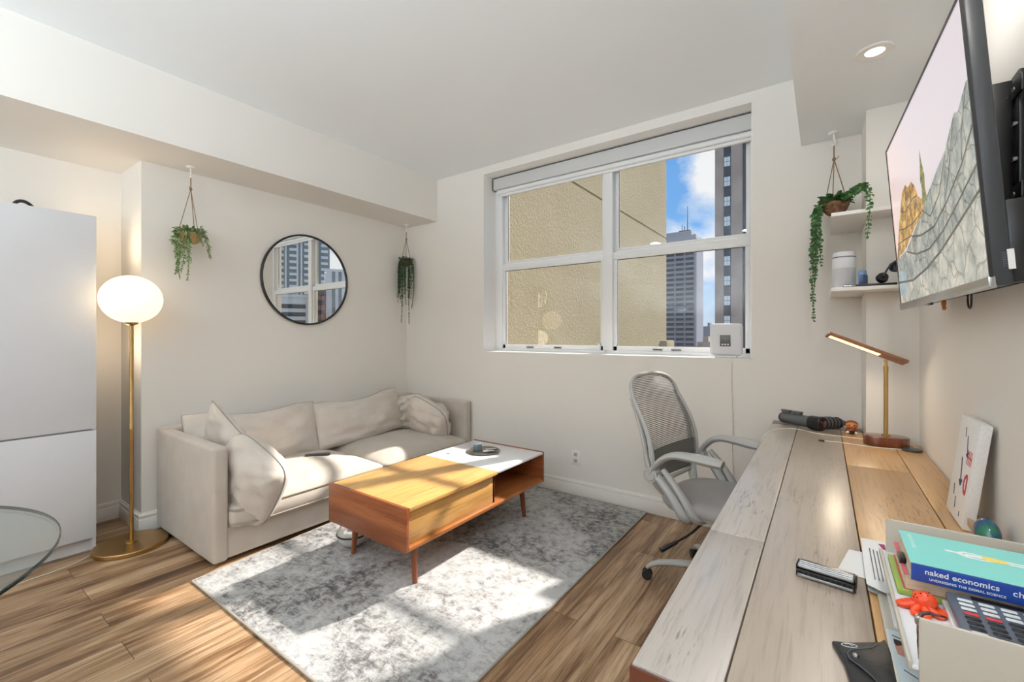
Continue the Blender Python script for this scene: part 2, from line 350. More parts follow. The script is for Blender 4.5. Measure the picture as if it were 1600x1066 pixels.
# white reveal lining and window
def window_1():
    w = bpy.data.objects.new('window_1', None); COL.objects.link(w); w['kind'] = 'structure'; w['label'] = 'wide white window of two double hung sashes'; w.location = (-1.46, 3.33, WZ0)
    ROOT[w.name] = Vector(w.location)
    r = MB(); e = .006
    r.box(WX0, WX0+e, YF-.001, 3.34, WZ0, WZ1); r.box(WX1-e, WX1, YF-.001, 3.34, WZ0, WZ1); r.box(WX0, WX1, YF-.001, 3.34, WZ0, WZ0+e); r.box(WX0, WX1, YF-.001, 3.34, WZ1-e, WZ1)
    part('reveal_lining', r, m_trim, w)
    y0, y1 = 3.325, 3.41; f = MB()
    f.box(WX0+.004, -2.475, y0, y1, WZ0+.004, WZ1, .003); f.box(-.405, WX1-.004, y0, y1, WZ0+.004, WZ1, .003)
    f.box(-2.475, -.405, y0, y1, WZ0+.004, 1.15, .003); f.box(-2.475, -.405, y0, y1, 2.66, WZ1, .003)
    f.box(-1.455, -1.375, y0-.012, y1, 1.15, 2.66, .004); part('frame', f, m_frame, w)
    for i, (a, b) in enumerate(((-2.475, -1.455), (-1.375, -.405))):
        zr0, zr1 = 1.875, 1.968
        s = MB(); yi = y0+.012                                   # lower sash nearer, upper sash behind
        s.box(a, a+.032, yi, yi+.03, 1.15, zr0, .003); s.box(b-.03, b, yi, yi+.03, 1.15, zr0, .003); s.box(a, b, yi, yi+.03, 1.15, 1.186, .003)
        s.box(a, b, yi-.006, yi+.03, zr0, zr1-.03, .005)
        sash = part('lower_sash', s, m_frame, w)
        s = MB(); s.box(a, a+.032, yi+.034, yi+.064, zr1-.05, 2.66, .003); s.box(b-.03, b, yi+.034, yi+.064, zr1-.05, 2.66, .003)
        s.box(a, b, yi+.03, yi+.064, zr1-.055, zr1, .004); s.box(a, b, yi+.034, yi+.064, 2.615, 2.66, .003)
        up = part('upper_sash', s, m_frame, w)
        g = MB(); g.box(a+.032, b-.03, yi+.012, yi+.016, 1.186, zr0, 0); part('pane', g, m_pane, sash)
        g = MB(); g.box(a+.032, b-.03, yi+.047, yi+.051, zr1, 2.615, 0); part('pane', g, m_pane, up)
        g = MB()
        for (z0, z1, yy) in ((1.186, zr0, yi+.008), (zr1, 2.615, yi+.043)):
            g.box(a+.030, a+.036, yy, yy+.004, z0, z1)
            g.box(a+.030, b-.028, yy, yy+.004, z1-.004, z1)
        part('gasket', g, m_dark, w)
        g = MB()
        for c in ((.30, .58) if i == 0 else (.36, .50)): g.box(a+(b-a)*c-.03, a+(b-a)*c+.04, y0-.003, y0+.004, 1.160, 1.168, .001)
        part('weep_slot', g, m_dark, w)
    for x in (-1.49, -1.36):
        part('sash_lock', MB().box(x-.012, x+.012, y0-.004, y0+.016, 1.186, 1.202, .002), m_frame, w)
window_1()

m_blind = mat('blind_white', lin(205, 206, 206), .5)
def roller_blind():
    o = thing('roller_blind', 'rolled up white blind cassette across the window head', 'blind', (-1.46, 3.25, 2.62))
    part('cassette', MB().box(-2.54, -.385, 3.272, 3.324, 2.634, 2.738, .003), m_blind, o)
    part('shadow_gap', MB().box(-2.545, -.382, 3.274, 3.324, 2.739, 2.7425), m_dark, o)
    part('end_cap', MB().box(-2.548, -2.541, 3.270, 3.324, 2.632, 2.74, .002), m_dark, o)
    part('rolled_fabric', MB().cyl((-2.50, 3.300, 2.612), (-.39, 3.300, 2.612), .021), m_frame, o)
    part('bottom_rail', MB().box(-2.47, -.39, 3.294, 3.322, 2.568, 2.590, .004), m_frame, o)
roller_blind()

# ------------------------------------------------------------------ outside
m_stucco = mat('yellow_stucco', lin(222, 204, 160), .95, spec=.1); t = m_stucco.node_tree; v = coords(m_stucco)
a = N(t, 'ShaderNodeTexNoise', inp={'Scale': 26, 'Detail': 6, 'Roughness': .6, 'Distortion': .8}); b = N(t, 'ShaderNodeTexNoise', inp={'Scale': .8, 'Detail': 5}); L(t, v, a.inputs['Vector']); L(t, v, b.inputs['Vector'])
r = ramp(t, [(.3, lin(150, 138, 112)), (.7, lin(160, 149, 124))]); L(t, b.outputs[0], r.inputs[0]); L(t, r.outputs[0], PB(m_stucco).inputs['Base Color']); bump(m_stucco, a.outputs[0], .9, .024)
m_groove = mat('stucco_groove', lin(150, 132, 98), .95)
def stucco_wing():
    o = thing('apartment_wing', 'textured yellow stucco wall filling the left of the window view', 'building', (-6, 6.6, -45))
    s = MB(); s.box(-9, -2.8, 3.5, 9.75, -45, 3.345); s.box(-9, -2.8, 3.5, 9.75, 3.375, 14); part('wall', s, m_stucco, o)
    part('joint', MB().box(-8.9, -2.812, 3.51, 9.738, 3.34, 3.38), m_groove, o)
    s = MB(); s.box(-9, -2.62, 9.3, 9.9, -45, .55, .02); s.box(-9, -2.60, 9.3, 9.92, .55, .75, .02); s.box(-9, -2.66, 9.3, 9.85, .75, 1.15, .02); part('ledge', s, m_stucco, o)
stucco_wing()
m_brown = mottled('tower_concrete', [(.35, lin(154, 141, 132)), (.65, lin(174, 161, 152))], scale=.35, rough=.9)
m_bwin = mat('tower_window', lin(40, 44, 52), .15, spec=.8)
m_bwin2 = mat('tower_pane', lin(205, 215, 222), .2, spec=.8)
def dark_tower():
    o = thing('brown_tower', 'tall brown concrete tower at the right edge of the window', 'building', (-6, 90, -45))
    part('wall', MB().box(-14.03, 8, 75, 100, -45, 72), m_brown, o)
    part('recess', MB().box(-12.75, -11.75, 74.93, 75.05, -45, 72), m_bwin, o)
    part('glazed_strip', MB().box(-10.12, -8.9, 74.93, 75.05, -45, 72), m_bwin, o)
    for k in range(16):
        z = -10.5+k*3.08+.9
        w = MB()
        for i in range(2):
            for j in range(2): w.box(-12.68+i*.44, -12.28+i*.44, 74.86, 74.95, z+j*.74, z+.67+j*.74)
        part('window', w, m_bwin2, o)
dark_tower()
m_band = mat('tower_white_band', lin(150, 150, 160), .8)
m_side = mat('tower_side', lin(132, 134, 148), .8)
m_owin = mat('office_glass', lin(36, 38, 48), .2, spec=.7)
def office_tower():
    o = thing('office_tower', 'grey office tower with white floor bands and a roof antenna', 'building', (-85, 310, -45))
    part('wall', MB().box(-105, -67.5, 300, 321, -45, 66.0), m_band, o)
    part('side_panel', MB().box(-67.6, -67.3, 301, 320.5, -45, 64), m_side, o)
    for k in range(24):
        z = -16+k*3.28
        for c in range(4):
            x = -73.9-c*6.1
            part('window_strip', MB().box(x-.1, x+5.1, 299.7, 300.2, z, z+1.75), m_owin, o)
    part('penthouse', MB().box(-100, -71, 303, 318, 66, 69.5), m_band, o)
    a = MB(); a.cyl((-73.6, 304, 69), (-73.6, 304, 86), .35, .15, 8); a.cyl((-77, 304, 69), (-77, 304, 74), .2, .2, 6); a.cyl((-75.5, 304, 69), (-75.5, 304, 73), .25, .25, 6)
    a.box(-79, -72, 303.5, 304.5, 69, 70.2); part('antenna', a, m_bwin, o)
office_tower()
solo('distant_building', MB().box(-136, -126, 640, 660, -45, 12).box(-130, -127, 645, 655, 12, 17), m_side, 'pale low building far away between the two towers', 'building', (-131, 650, -45))
solo('low_block', MB().box(-60, -52, 270, 290, -45, -3).box(-58, -55, 275, 285, -3, 0), m_brown, 'low block behind the sill between the two towers', 'building', (-56, 280, -45))
# towers to the right of the window, seen in the round mirror only
m_teal = mat('tower_teal_glass', lin(108, 128, 135), .15, spec=.8)
m_bal = mat('balcony_white', lin(214, 216, 220), .6)
m_pink = mat('podium_rose', lin(150, 112, 108), .8)
def balcony_tower():
    o = thing('balcony_tower', 'glass tower with white balconies reflected in the round mirror', 'building', (180, 115, -45))
    R = Matrix.Translation((174.3, 118.6, 0)) @ Matrix.Rotation(math.radians(-60), 4, 'Z')
    part('wall', MB().box(4.0, 44.0, 0, 30, -45, 120, M=R), m_teal, o)
    for c in (13.4, 19.2, 24.2, 6.5):
        for k in range(12):
            z = 19.0+k*2.7
            part('balcony', MB().box(c-1.7, c+1.1, -1.6, .1, z, z+1.15, .15, M=R), m_bal, o)
    for x in (15.6, 17.2, 10.6, 21.8): part('fin', MB().box(x-.35, x+.35, -.8, .1, 17, 120, M=R), m_bal, o)
    part('podium', MB().box(8, 44, -2.6, 0, 11.5, 17.0, M=R), m_pink, o)
balcony_tower()
R65 = Matrix.Translation((52, 38.5, 0)) @ Matrix.Rotation(math.radians(-60), 4, 'Z')
def striped_block():
    o = thing('striped_block', 'white block with dark window bands reflected low in the mirror', 'building', (54, 34, -45))
    part('wall', MB().box(4.1, 8.3, 0, 8, -45, 6.6, M=R65), m_bal, o)
    for k in range(11): part('window_band', MB().box(4.4, 8.1, -.06, .1, 5.0-k*1.15, 5.6-k*1.15, M=R65), m_owin, o)
    part('parapet', MB().box(4.1, 8.5, -.3, 8.2, 6.6, 7.0, M=R65), m_bal, o)
striped_block()
def beige_block():
    o = thing('beige_block', 'slim beige building reflected beside the mirrored mullion', 'building', (53, 35, -45))
    part('wall', MB().box(3.15, 3.95, -3, 3, -45, 9.2, M=R65), m_stucco, o)
    for k in range(7): part('window', MB().box(3.3, 3.5, -3.05, -2.9, 7.6-k*1.3, 8.2-k*1.3, M=R65), m_owin, o)
beige_block()
def blue_tower():
    o = thing('blue_striped_tower', 'pale blue tower with vertical strips reflected at the right of the mirror', 'building', (51, 39, -45))
    part('wall', MB().box(-4, 1.7, 0, 8, -45, 11, M=R65), m_bal, o)
    for x in (-2.6, -1.5, -.5, .4): part('window_strip', MB().box(x, x+.45, -.06, .1, -45, 10.6, M=R65), m_teal, o)
blue_tower()
def rose_block():
    o = thing('rose_block', 'narrow rose and dark building reflected right of the mirrored mullion', 'building', (53, 37, -45))
    part('wall', MB().box(1.85, 3.05, -1, 5, -45, 8.4, M=R65), m_pink, o)
    for k in range(8): part('window_band', MB().box(1.95, 2.95, -1.06, -.9, 6.9-k*1.4, 7.6-k*1.4, M=R65), m_owin, o)
rose_block()
m_ground = mottled('city_ground', [(.4, lin(96, 104, 92)), (.6, lin(140, 138, 132))], scale=.02, rough=.95)
struct('ground', MB().box(-900, 900, 4, 1600, -45.5, -45), m_ground, 'city ground far below')

# ------------------------------------------------------------------ sofa, pillows, rug
def rug():
    b = MB().prism([(-2.655, .90), (-1.042, .90), (-1.042, 3.115), (-2.815, 3.115)], .0, .010, .003)
    r = solo('area_rug', b, m_rug, 'large faded grey and white rug under the coffee table', 'rug', (-1.85, 2.0, 0))
    e = MB(); x0, x1, y0, y1 = -2.659, -1.038, .896, 3.119
    for a, c in (((x0, y0), (x1, y0)), ((x1, y0), (x1, y1)), ((x1, y1), (-2.819, y1)), ((-2.819, y1), (x0, y0))): e.cyl((*a, .0055), (*c, .0055), .0052, seg=8)
    part('bound_edge', e, m_piping, r)
rug()

def cushion_slab(x0, x1, y0, y1, z0, z1, crown, sag_front=.03, n=26, seed=0):
    """boxed seat cushion with a domed top"""
    b = MB(); cx, cy, hx, hy = (x0+x1)/2, (y0+y1)/2, (x1-x0)/2, (y1-y0)/2
    bm = bmesh.new(); bmesh.ops.create_cube(bm, size=2)
    bmesh.ops.bevel(bm, geom=list(bm.edges), offset=.12, segments=3, profile=.5, affect='EDGES')
    bmesh.ops.subdivide_edges(bm, edges=[e for e in bm.edges if e.calc_length() > .5], cuts=n, use_grid_fill=True)
    for v in bm.verts:
        u, w, h = v.co
        e = max(0, 1-abs(u)**3.2)*max(0, 1-abs(w)**3.2)
        x, y = cx+u*hx, cy+w*hy
        bul = .018*(1-h*h)
        if abs(u) > .85: x += bul*(1 if u > 0 else -1)
        if abs(w) > .9: y += .4*bul*(1 if w > 0 else -1)
        z = (z0+z1)/2+h*(z1-z0)/2
        if h > 0: z += h*(crown*e**.7 + .012*e*noise.noise(Vector((x*3.1, y*3.1, seed)))+.004*noise.noise(Vector((x*11, y*11, seed))))
        v.co = (x, y, z)
    b._merge(bm); return b
def piping_loop(x0, x1, y0, y1, z, r=.006, inset=.02):
    pts = []; rr = .05
    for cx, cy, a0 in ((x1-rr, y1-rr, 0), (x0+rr, y1-rr, 90), (x0+rr, y0+rr, 180), (x1-rr, y0+rr, 270)):
        for k in range(5):
            a = math.radians(a0+k*22.5); pts.append((cx+rr*math.cos(a), cy+rr*math.sin(a), z))
    return MB().tube(pts, r, 8, closed=True)
def sofa():
    o = thing('sofa', 'cream linen sofa with low straight arms against the left wall', 'sofa', (-3.13, 2.06, 0))
    part('back', MB().box(-3.575, -3.475, 1.0, 3.135, .025, .675, .022, 3), m_sofa, o)
    for y in (1.0, 3.055): part('arm', MB().box(-3.50, -2.69, y, y+.08, .025, .66, .02, 3), m_sofa, o)
    part('base', MB().box(-3.48, -2.705, 1.075, 3.06, .03, .205, .012), m_sofa, o)
    for x in (-3.5, -2.85):
        for y in (1.05, 3.06): part('foot', MB().box(x-.02, x+.02, y-.02, y+.02, .0, .032), m_black, o)
    for i, (y0, y1) in enumerate(((1.088, 2.105), (2.112, 3.048))):
        c = part('seat_cushion', cushion_slab(-3.46, -2.655, y0, y1, .203, .315, .075, seed=i*5.3), m_sofa, o, angle=60)
        part('piping', piping_loop(-3.455, -2.643, y0-.002, y1+.002, .303, .0055), m_piping, c)
        part('piping', piping_loop(-3.455, -2.643, y0-.002, y1+.002, .215, .0055), m_piping, c)
sofa()

def pillow_mesh(w, h, t, M, seed=0, wr=.012, ears=.07, bend=None, n=30, piping=.0045, cut=.05):
    b = bmesh.new(); grid = {}
    def pos(u, v, s):
        e = max(0, 1-abs(u)**2.4)*max(0, 1-abs(v)**2.4)
        th = t/2*e**.42
        k = 1-cut*abs(u*v)**3; x = k*u*w/2*(1-ears*(1-v*v)*abs(u)**2); y = k*v*h/2*(1-ears*(1-u*u)*abs(v)**2)
        q = Vector((u*2.2+seed, v*2.2, s*.7+seed))
        z = s*th+wr*e**.3*noise.noise(q*1.3)*1.6+s*wr*.7*e**.5*noise.noise(Vector((u*3.5+seed, v*8, seed*2+s)))
        # gathers running in from the corners
        d = math.hypot(1-abs(u), 1-abs(v))
        z += s*.35*wr*math.sin(14*math.atan2(1-abs(v)+.01, 1-abs(u)+.01))*max(0, 1-d/.9)*min(1, e*4)
        p = Vector((x, y, z))
        return M @ (bend(p) if bend else p)
    for s in (1, -1):
        for i in range(n+1):
            for j in range(n+1):
                u, v = math.sin(PI/2*(i/n*2-1)), math.sin(PI/2*(j/n*2-1))
                edge = i in (0, n) or j in (0, n)
                if edge and s == -1: continue
                grid[(i, j, s)] = b.verts.new(pos(u, v, s if not edge else 0))
    g = lambda i, j, s: grid.get((i, j, s)) or grid[(i, j, 1)]
    for s in (1, -1):
        for i in range(n):
            for j in range(n):
                f = [g(i, j, s), g(i+1, j, s), g(i+1, j+1, s), g(i, j+1, s)]
                if s == -1: f.reverse()
                b.faces.new(f)
    m = MB(); m._merge(b)
    per = [(i, 0) for i in range(n)]+[(n, j) for j in range(n)]+[(i, n) for i in range(n, 0, -1)]+[(0, j) for j in range(n, 0, -1)]
    pts = [pos(math.sin(PI/2*(i/n*2-1)), math.sin(PI/2*(j/n*2-1)), 0) for i, j in per]
    return m, MB().tube(pts, piping, 6, closed=True)
def pillow(name, label, w, h, t, c, xa, ya, group=None, **kw):
    m, p = pillow_mesh(w, h, t, frame_mat(c, xa, ya), **kw)
    base = (c[0], c[1], c[2]-h/2)
    o = solo(name, m, m_pillow, label, 'pillow', base, group, angle=80)
    part('piping', p, m_piping, o)
    return o
def slump(k, q=0):
    def f(p):
        return Vector((p.x, p.y-k*max(0, 1-(p.x/.3)**2)*(.5+p.y), p.z+q*p.x*p.x))
    return f
pillow('back_cushion', 'slumped cream back pillow at the near end of the sofa', .93, .42, .20, (-3.34, 1.525, .55), (0.03, 1, -.02), (-.30, 0, 1), seed=1.7, wr=.017, bend=slump(.05))
pillow('back_cushion', 'cream back pillow at the far end with a raised far corner', .93, .40, .19, (-3.33, 2.385, .555), (0, 1, .06), (-.32, 0, 1), seed=6.1, wr=.017, bend=slump(.05))
pillow('throw_pillow', 'cream pillow leaning on the near sofa arm with one corner pointing up', .50, .46, .13, (-3.02, 1.215, .56), (.82, .22, -.62), (.62, -.12, .78), seed=3.3, wr=.016)
pillow('throw_pillow', 'plump cream pillow hanging over the seat front by the near arm', .45, .46, .24, (-2.745, 1.215, .43), (.80, .28, -.53), (.52, .10, .86), seed=9.4, wr=.022, ears=.02, cut=.17)
pillow('throw_pillow', 'crumpled cream pillow bunched in the far back corner of the sofa', .34, .34, .17, (-3.28, 2.90, .53), (.62, .55, .12), (-.25, -.12, 1), seed=12.9, wr=.05, ears=.05, cut=.2)
pillow('throw_pillow', 'puffy cream pillow lying by the far sofa arm', .46, .40, .24, (-2.98, 2.87, .50), (.93, .10, -.36), (.30, -.42, .86), seed=15.2, wr=.028, ears=.02, cut=.22)

m_grey_dark = mat('charcoal_plastic', lin(52, 54, 58), .35)
m_silver = mat('silver_metal', lin(190, 190, 192), .22, metal=1.0)
def remote():
    o = thing('remote_control', 'dark remote control lying on the near seat cushion', 'remote control', (-3.02, 1.80, .392), math.radians(56))
    part('body', MB().box(-.085, .085, -.019, .019, .0, .016, .006, 3), m_grey_dark, o, world=False)
    b = MB()
    for i in range(5): b.cyl((-.05+i*.018, 0, .016), (-.05+i*.018, 0, .0175), .005, seg=10)
    part('button', b, m_silver, o, world=False)
    part('silver_strip', MB().box(-.084, .084, .0185, .0205, .004, .010, .001), m_silver, o, world=False)
remote()

# ------------------------------------------------------------------ coffee table
m_laminate = mat('white_laminate', lin(232, 232, 232), .28)
def coffee_table():
    x0, x1, y0, y1, z0, z1 = -2.29, -1.64, 1.43, 2.71, .222, .438
    o = thing('coffee_table', 'walnut coffee table with half wood and half white top on the rug', 'coffee table', ((x0+x1)/2, (y0+y1)/2, .010))
    part('side_panel', MB().box(x0, x1, y0, y0+.02, z0, z1, .004), m_wal, o)
    part('side_panel', MB().box(x0, x1, y1-.02, y1, z0, z1, .004), m_wal, o)
    part('bottom_panel', MB().box(x0+.006, x1+.0, y0+.02, y1-.02, z0, z0+.02, .004), m_wal_y, o)
    part('back_panel', MB().box(x0+.006, x0+.024, y0+.02, y1-.02, z0+.02, z1-.03), m_wal_y, o)
    ym = 2.155
    part('divider', MB().box(x0+.024, x1-.022, ym-.018, ym, z0+.02, z1-.03), m_wal, o)
    part('front_panel', MB().box(x1-.040, x1-.022, y0+.02, ym-.002, z0+.02, z1-.025, .002), m_oak_top, o)
    part('lift_top', MB().box(x0+.012, x1+.002, y0+.022, ym, z1-.022, z1-.002, .003), m_oak_top, o)
    part('top_strip', MB().box(x1-.112, x1-.110, y0+.024, ym-.002, z1-.004, z1-.0014), m_wal_y, o)
    w = part('white_top', MB().box(x0+.012, x1+.0, ym+.003, y1-.021, z1-.018, z1-.003, .002), m_laminate, o)
    part('grommet', MB().lathe([(.0, 0), (.014, 0), (.014, .0012), (0, .0012)], 20, Matrix.Translation((-2.165, 2.27, z1-.0032))), m_silver, w)
    for x, dx in ((x0+.085, -.02), (x1-.085, .02)):
        for y, dy in ((y0+.125, -.01), (y1-.17, .01)):
            l = MB(); l.cyl((x+dx, y+dy, .010), (x, y, z0+.002), .0125, .0205, 18); part('leg', l, m_wal_leg, o)
coffee_table()
m_plate = mat('pewter_tray', lin(150, 144, 134), .3, metal=.85)
def serving_tray():
    c = (-2.0, 2.462, .4352)
    o = thing('serving_tray', 'small round metal tray on the white half of the coffee table', 'tray', c)
    part('dish', MB().lathe([(0, 0), (.112, 0), (.122, .009), (.119, .0105), (.109, .003), (0, .003)], 48, Matrix.Translation(c)), m_plate, o)
    M = Matrix.Translation((-2.045, 2.452, c[2]+.0032))
    j = thing('candle_jar', 'small blue glass jar standing on the round tray', 'jar', (-2.045, 2.452, c[2]+.0032))
    part('jar', MB().lathe([(0, 0), (.028, 0), (.031, .004), (.031, .046), (.028, .046), (.028, .006), (0, .006)], 28, M), mat('blue_grey_glass', lin(120, 138, 152), .08, Alpha=.75), j)
    part('wax', MB().lathe([(0, .007), (.0275, .007), (.0275, .030), (0, .030)], 24, M), mat('pale_wax', lin(205, 212, 222), .5), j)
    part('lid', MB().lathe([(0, .046), (.032, .046), (.032, .054), (.028, .056), (0, .056)], 28, M), mat('lid_grey', lin(150, 160, 168), .3, metal=.5), j)
    mc = mat('card_white', lin(236, 236, 236), .4)
    for k, (x, y, a) in enumerate(((-1.955, 2.47, 62), (-1.975, 2.522, 70))):
        R = Matrix.Translation((x, y, c[2]+.0035)) @ Matrix.Rotation(math.radians(a), 4, 'Z') @ Matrix.Rotation(math.radians(4), 4, 'Y')
        q = solo('card_sleeve', MB().box(-.043, .043, -.014, .014, .0035, .008, .0015, M=R), mc, ('white slim card on the tray nearest the viewer' if k == 0 else 'white slim card on the tray behind the first'), 'card', (x, y, c[2]+.003))
        part('dark_edge', MB().box(-.042, .042, -.0152, -.0135, .0036, .0078, M=R), m_grey_dark, q)
serving_tray()
def silver_ball():
    M = Matrix.Translation((-2.31, 1.60, .010))
    o = thing('silver_float', 'shiny silver ball on the rug under the near end of the coffee table', 'ball', (-2.31, 1.60, .010))
    def fn(v):
        a = math.atan2(v.y, v.x); k = 1-.05*abs(math.cos(4*a))**6*(1-abs(v.z)); return Vector((v.x*k, v.y*k, v.z))
    part('body', MB().ell((-2.31, 1.60, .088), .088, .088, .078, 40, 20, fn=fn), mat('pale_silver', lin(226, 224, 220), .16, metal=.35), o)
    part('dark_band', MB().tube([(-2.31+.0885*math.cos(2*PI*i/40), 1.60+.0885*math.sin(2*PI*i/40), .088) for i in range(40)], .005, 8, closed=True), m_black, o)
    part('valve', MB().cyl((-2.31, 1.60, .164), (-2.31, 1.60, .172), .014), m_silver, o)
silver_ball()

# ------------------------------------------------------------------ floor lamp, cord
m_globe = emit('opal_globe', lin(255, 230, 190), 1.3)
def floor_lamp():
    c = Vector((-3.412, .835, 0))
    o = thing('floor_lamp', 'brass floor lamp with a glowing opal globe between cabinet and sofa', 'floor lamp', c)
    T = Matrix.Translation(c)
    part('base', MB().lathe([(0, 0), (.176, 0), (.180, .004), (.180, .022), (.176, .026), (0, .026)], 64, T), m_brass, o)
    part('collar', MB().lathe([(0, .026), (.028, .026), (.028, .033), (.015, .036), (0, .036)], 32, T), m_brass, o)
    part('pole', MB().lathe([(0, .03), (.0105, .03), (.0105, .70), (.0112, .702), (.0112, .71), (.0105, .712), (.0105, 1.335), (0, 1.335)], 24, T), m_brass, o)
    part('globe_holder', MB().lathe([(0, 1.332), (.012, 1.332), (.03, 1.342), (.034, 1.352), (0, 1.352)], 32, T), m_brass, o)
    g = MB().ell((c.x, c.y, 1.491), .151, .151, .143, 48, 28); part('globe', g, m_globe, o)
floor_lamp()
lamp('floor_lamp_light', 'POINT', (-3.66, .76, 1.22), 3.0, (1, .80, .58), .12)
lamp('floor_lamp_light', 'POINT', (-3.70, .77, 1.86), 3.0, (1, .80, .56), .15)
solo('lamp_cord', MB().tube([(-3.452, .660, .004), (-3.405, .598, .004), (-3.373, .49, .004), (-3.368, .398, .004), (-3.345, .33, .004), (-3.33, .1, .004)], .0035, 8, smooth=3), mat('clear_cord', lin(206, 196, 180), .4),
     'thin pale cord running over the floor from the lamp base', 'cord', (-2.9, .45, 0))

# ------------------------------------------------------------------ white cabinet (left edge)
def cabinet():
    x1 = -3.50; y0, y1 = -.25, .697
    o = thing('storage_cabinet', 'tall white cabinet with flat doors at the left edge', 'cabinet', ((XREC+x1)/2, (y0+y1)/2, 0))
    c = MB(); c.box(XREC+.018, x1-.02, y0, y1, .09, 1.972); c.box(XREC+.018, x1-.012, y1-.017, y1, 0, 1.974, .001); c.box(XREC+.018, x1-.012, y0, y0+.017, 0, 1.974, .001)
    part('carcass', c, m_white, o)
    part('plinth', MB().box(XREC+.02, x1-.06, y0+.017, y1-.017, 0, .09), m_white, o)
    part('upper_door', MB().box(x1-.019, x1, y0+.002, y1-.0015, .726, 1.975, .0015), m_white, o)
    part('lower_door', MB().box(x1-.019, x1, y0+.002, y1-.0015, .088, .716, .0015), m_white, o)
    part('finger_gap', MB().box(x1-.0205, x1-.004, y0+.004, y1-.022, .7165, .7255), mat('gap_grey', lin(120, 120, 124), .6), o)
cabinet()
solo('cable_bundle', MB().tube([(-3.62, .38, 1.985), (-3.61, .395, 2.012), (-3.60, .42, 2.016), (-3.60, .445, 2.0), (-3.61, .455, 1.98)], .009, 8, smooth=2), m_black,
     'little black cable loop lying on top of the white cabinet', 'cable', (-3.61, .42, 1.975))

# ------------------------------------------------------------------ round glass table (bottom left)
def glass_table():
    c = Vector((-1.815, -.349, 0)); T = Matrix.Translation(c)
    o = thing('glass_table', 'round clear glass table at the bottom left corner', 'table', c)
    part('glass_top', MB().lathe([(0, .728), (.622, .728), (.6255, .731), (.6255, .737), (.622, .740), (0, .740)], 128, T), m_glass, o)
    part('glass_edge', MB().lathe([(.6245, .7285), (.6265, .731), (.6265, .737), (.6245, .7395)], 128, T, loop=True), mat('green_glass_edge', lin(38, 56, 56), .1, spec=.8), o)
    part('pedestal', MB().lathe([(0, .0), (.24, .0), (.245, .012), (.05, .03), (.035, .08), (.035, .69), (.12, .72), (.12, .728), (0, .728)], 48, T), m_silver, o)
glass_table()

# ------------------------------------------------------------------ mirror
def mirror():
    c = (XL, 2.045, 1.742); R = Matrix.Translation(c) @ Matrix.Rotation(PI/2, 4, 'Y')
    o = thing('round_mirror', 'round wall mirror with thin black rim above the sofa', 'mirror', (XL, 2.045, 1.364))
    part('rim', MB().lathe([(.368, 0), (.382, 0), (.382, .022), (.376, .025), (.368, .022)], 96, R, loop=True), m_black, o)
    part('mirror_glass', MB().lathe([(0, .002), (.3705, .002), (.3705, .014), (0, .014)], 96, R), mat('mirror_silver', (.93, .94, .93, 1), .0, metal=1.0), o)
mirror()

# ------------------------------------------------------------------ hanging plants
m_leaf = [mottled('trailing_leaf', [(.35, lin(88, 118, 66)), (.65, lin(142, 166, 112))], scale=30, rough=.5),
          mottled('dark_trailing_leaf', [(.35, lin(26, 56, 34)), (.65, lin(58, 96, 62))], scale=30, rough=.5),
          mottled('bead_leaf', [(.35, lin(38, 84, 44)), (.65, lin(92, 140, 76))], scale=30, rough=.5)]
m_stem = mat('vine_stem', lin(70, 88, 50), .7)
m_coir = mottled('coir_pot', [(.35, lin(96, 62, 44)), (.65, lin(150, 112, 84))], scale=60, rough=.95, bstr=.8, bdist=.01)
m_coir2 = mottled('straw_pot', [(.35, lin(150, 118, 74)), (.65, lin(196, 164, 112))], scale=60, rough=.95, bstr=.8, bdist=.01)
m_twine = mat('jute_twine', lin(140, 112, 84), .9)
def leaf(mb, p, d, nrm, l, w, curl=.15):
    d = d.normalized(); s = d.cross(nrm)
    if s.length < 1e-3: s = d.cross(Vector((.3, .8, .5)))
    s.normalize(); n = s.cross(d)
    b = mb.bm; tip = p+d*l-n*l*curl
    v = [b.verts.new(q) for q in (p, p+d*l*.35+s*w/2+n*w*.12, p+d*l*.72+s*w*.40+n*w*.05, tip, p+d*l*.72-s*w*.40+n*w*.05, p+d*l*.35-s*w/2+n*w*.12, p+d*l*.5-n*w*.10)]
    for a in range(6): b.faces.new((v[a], v[(a+1) % 6], v[6]))
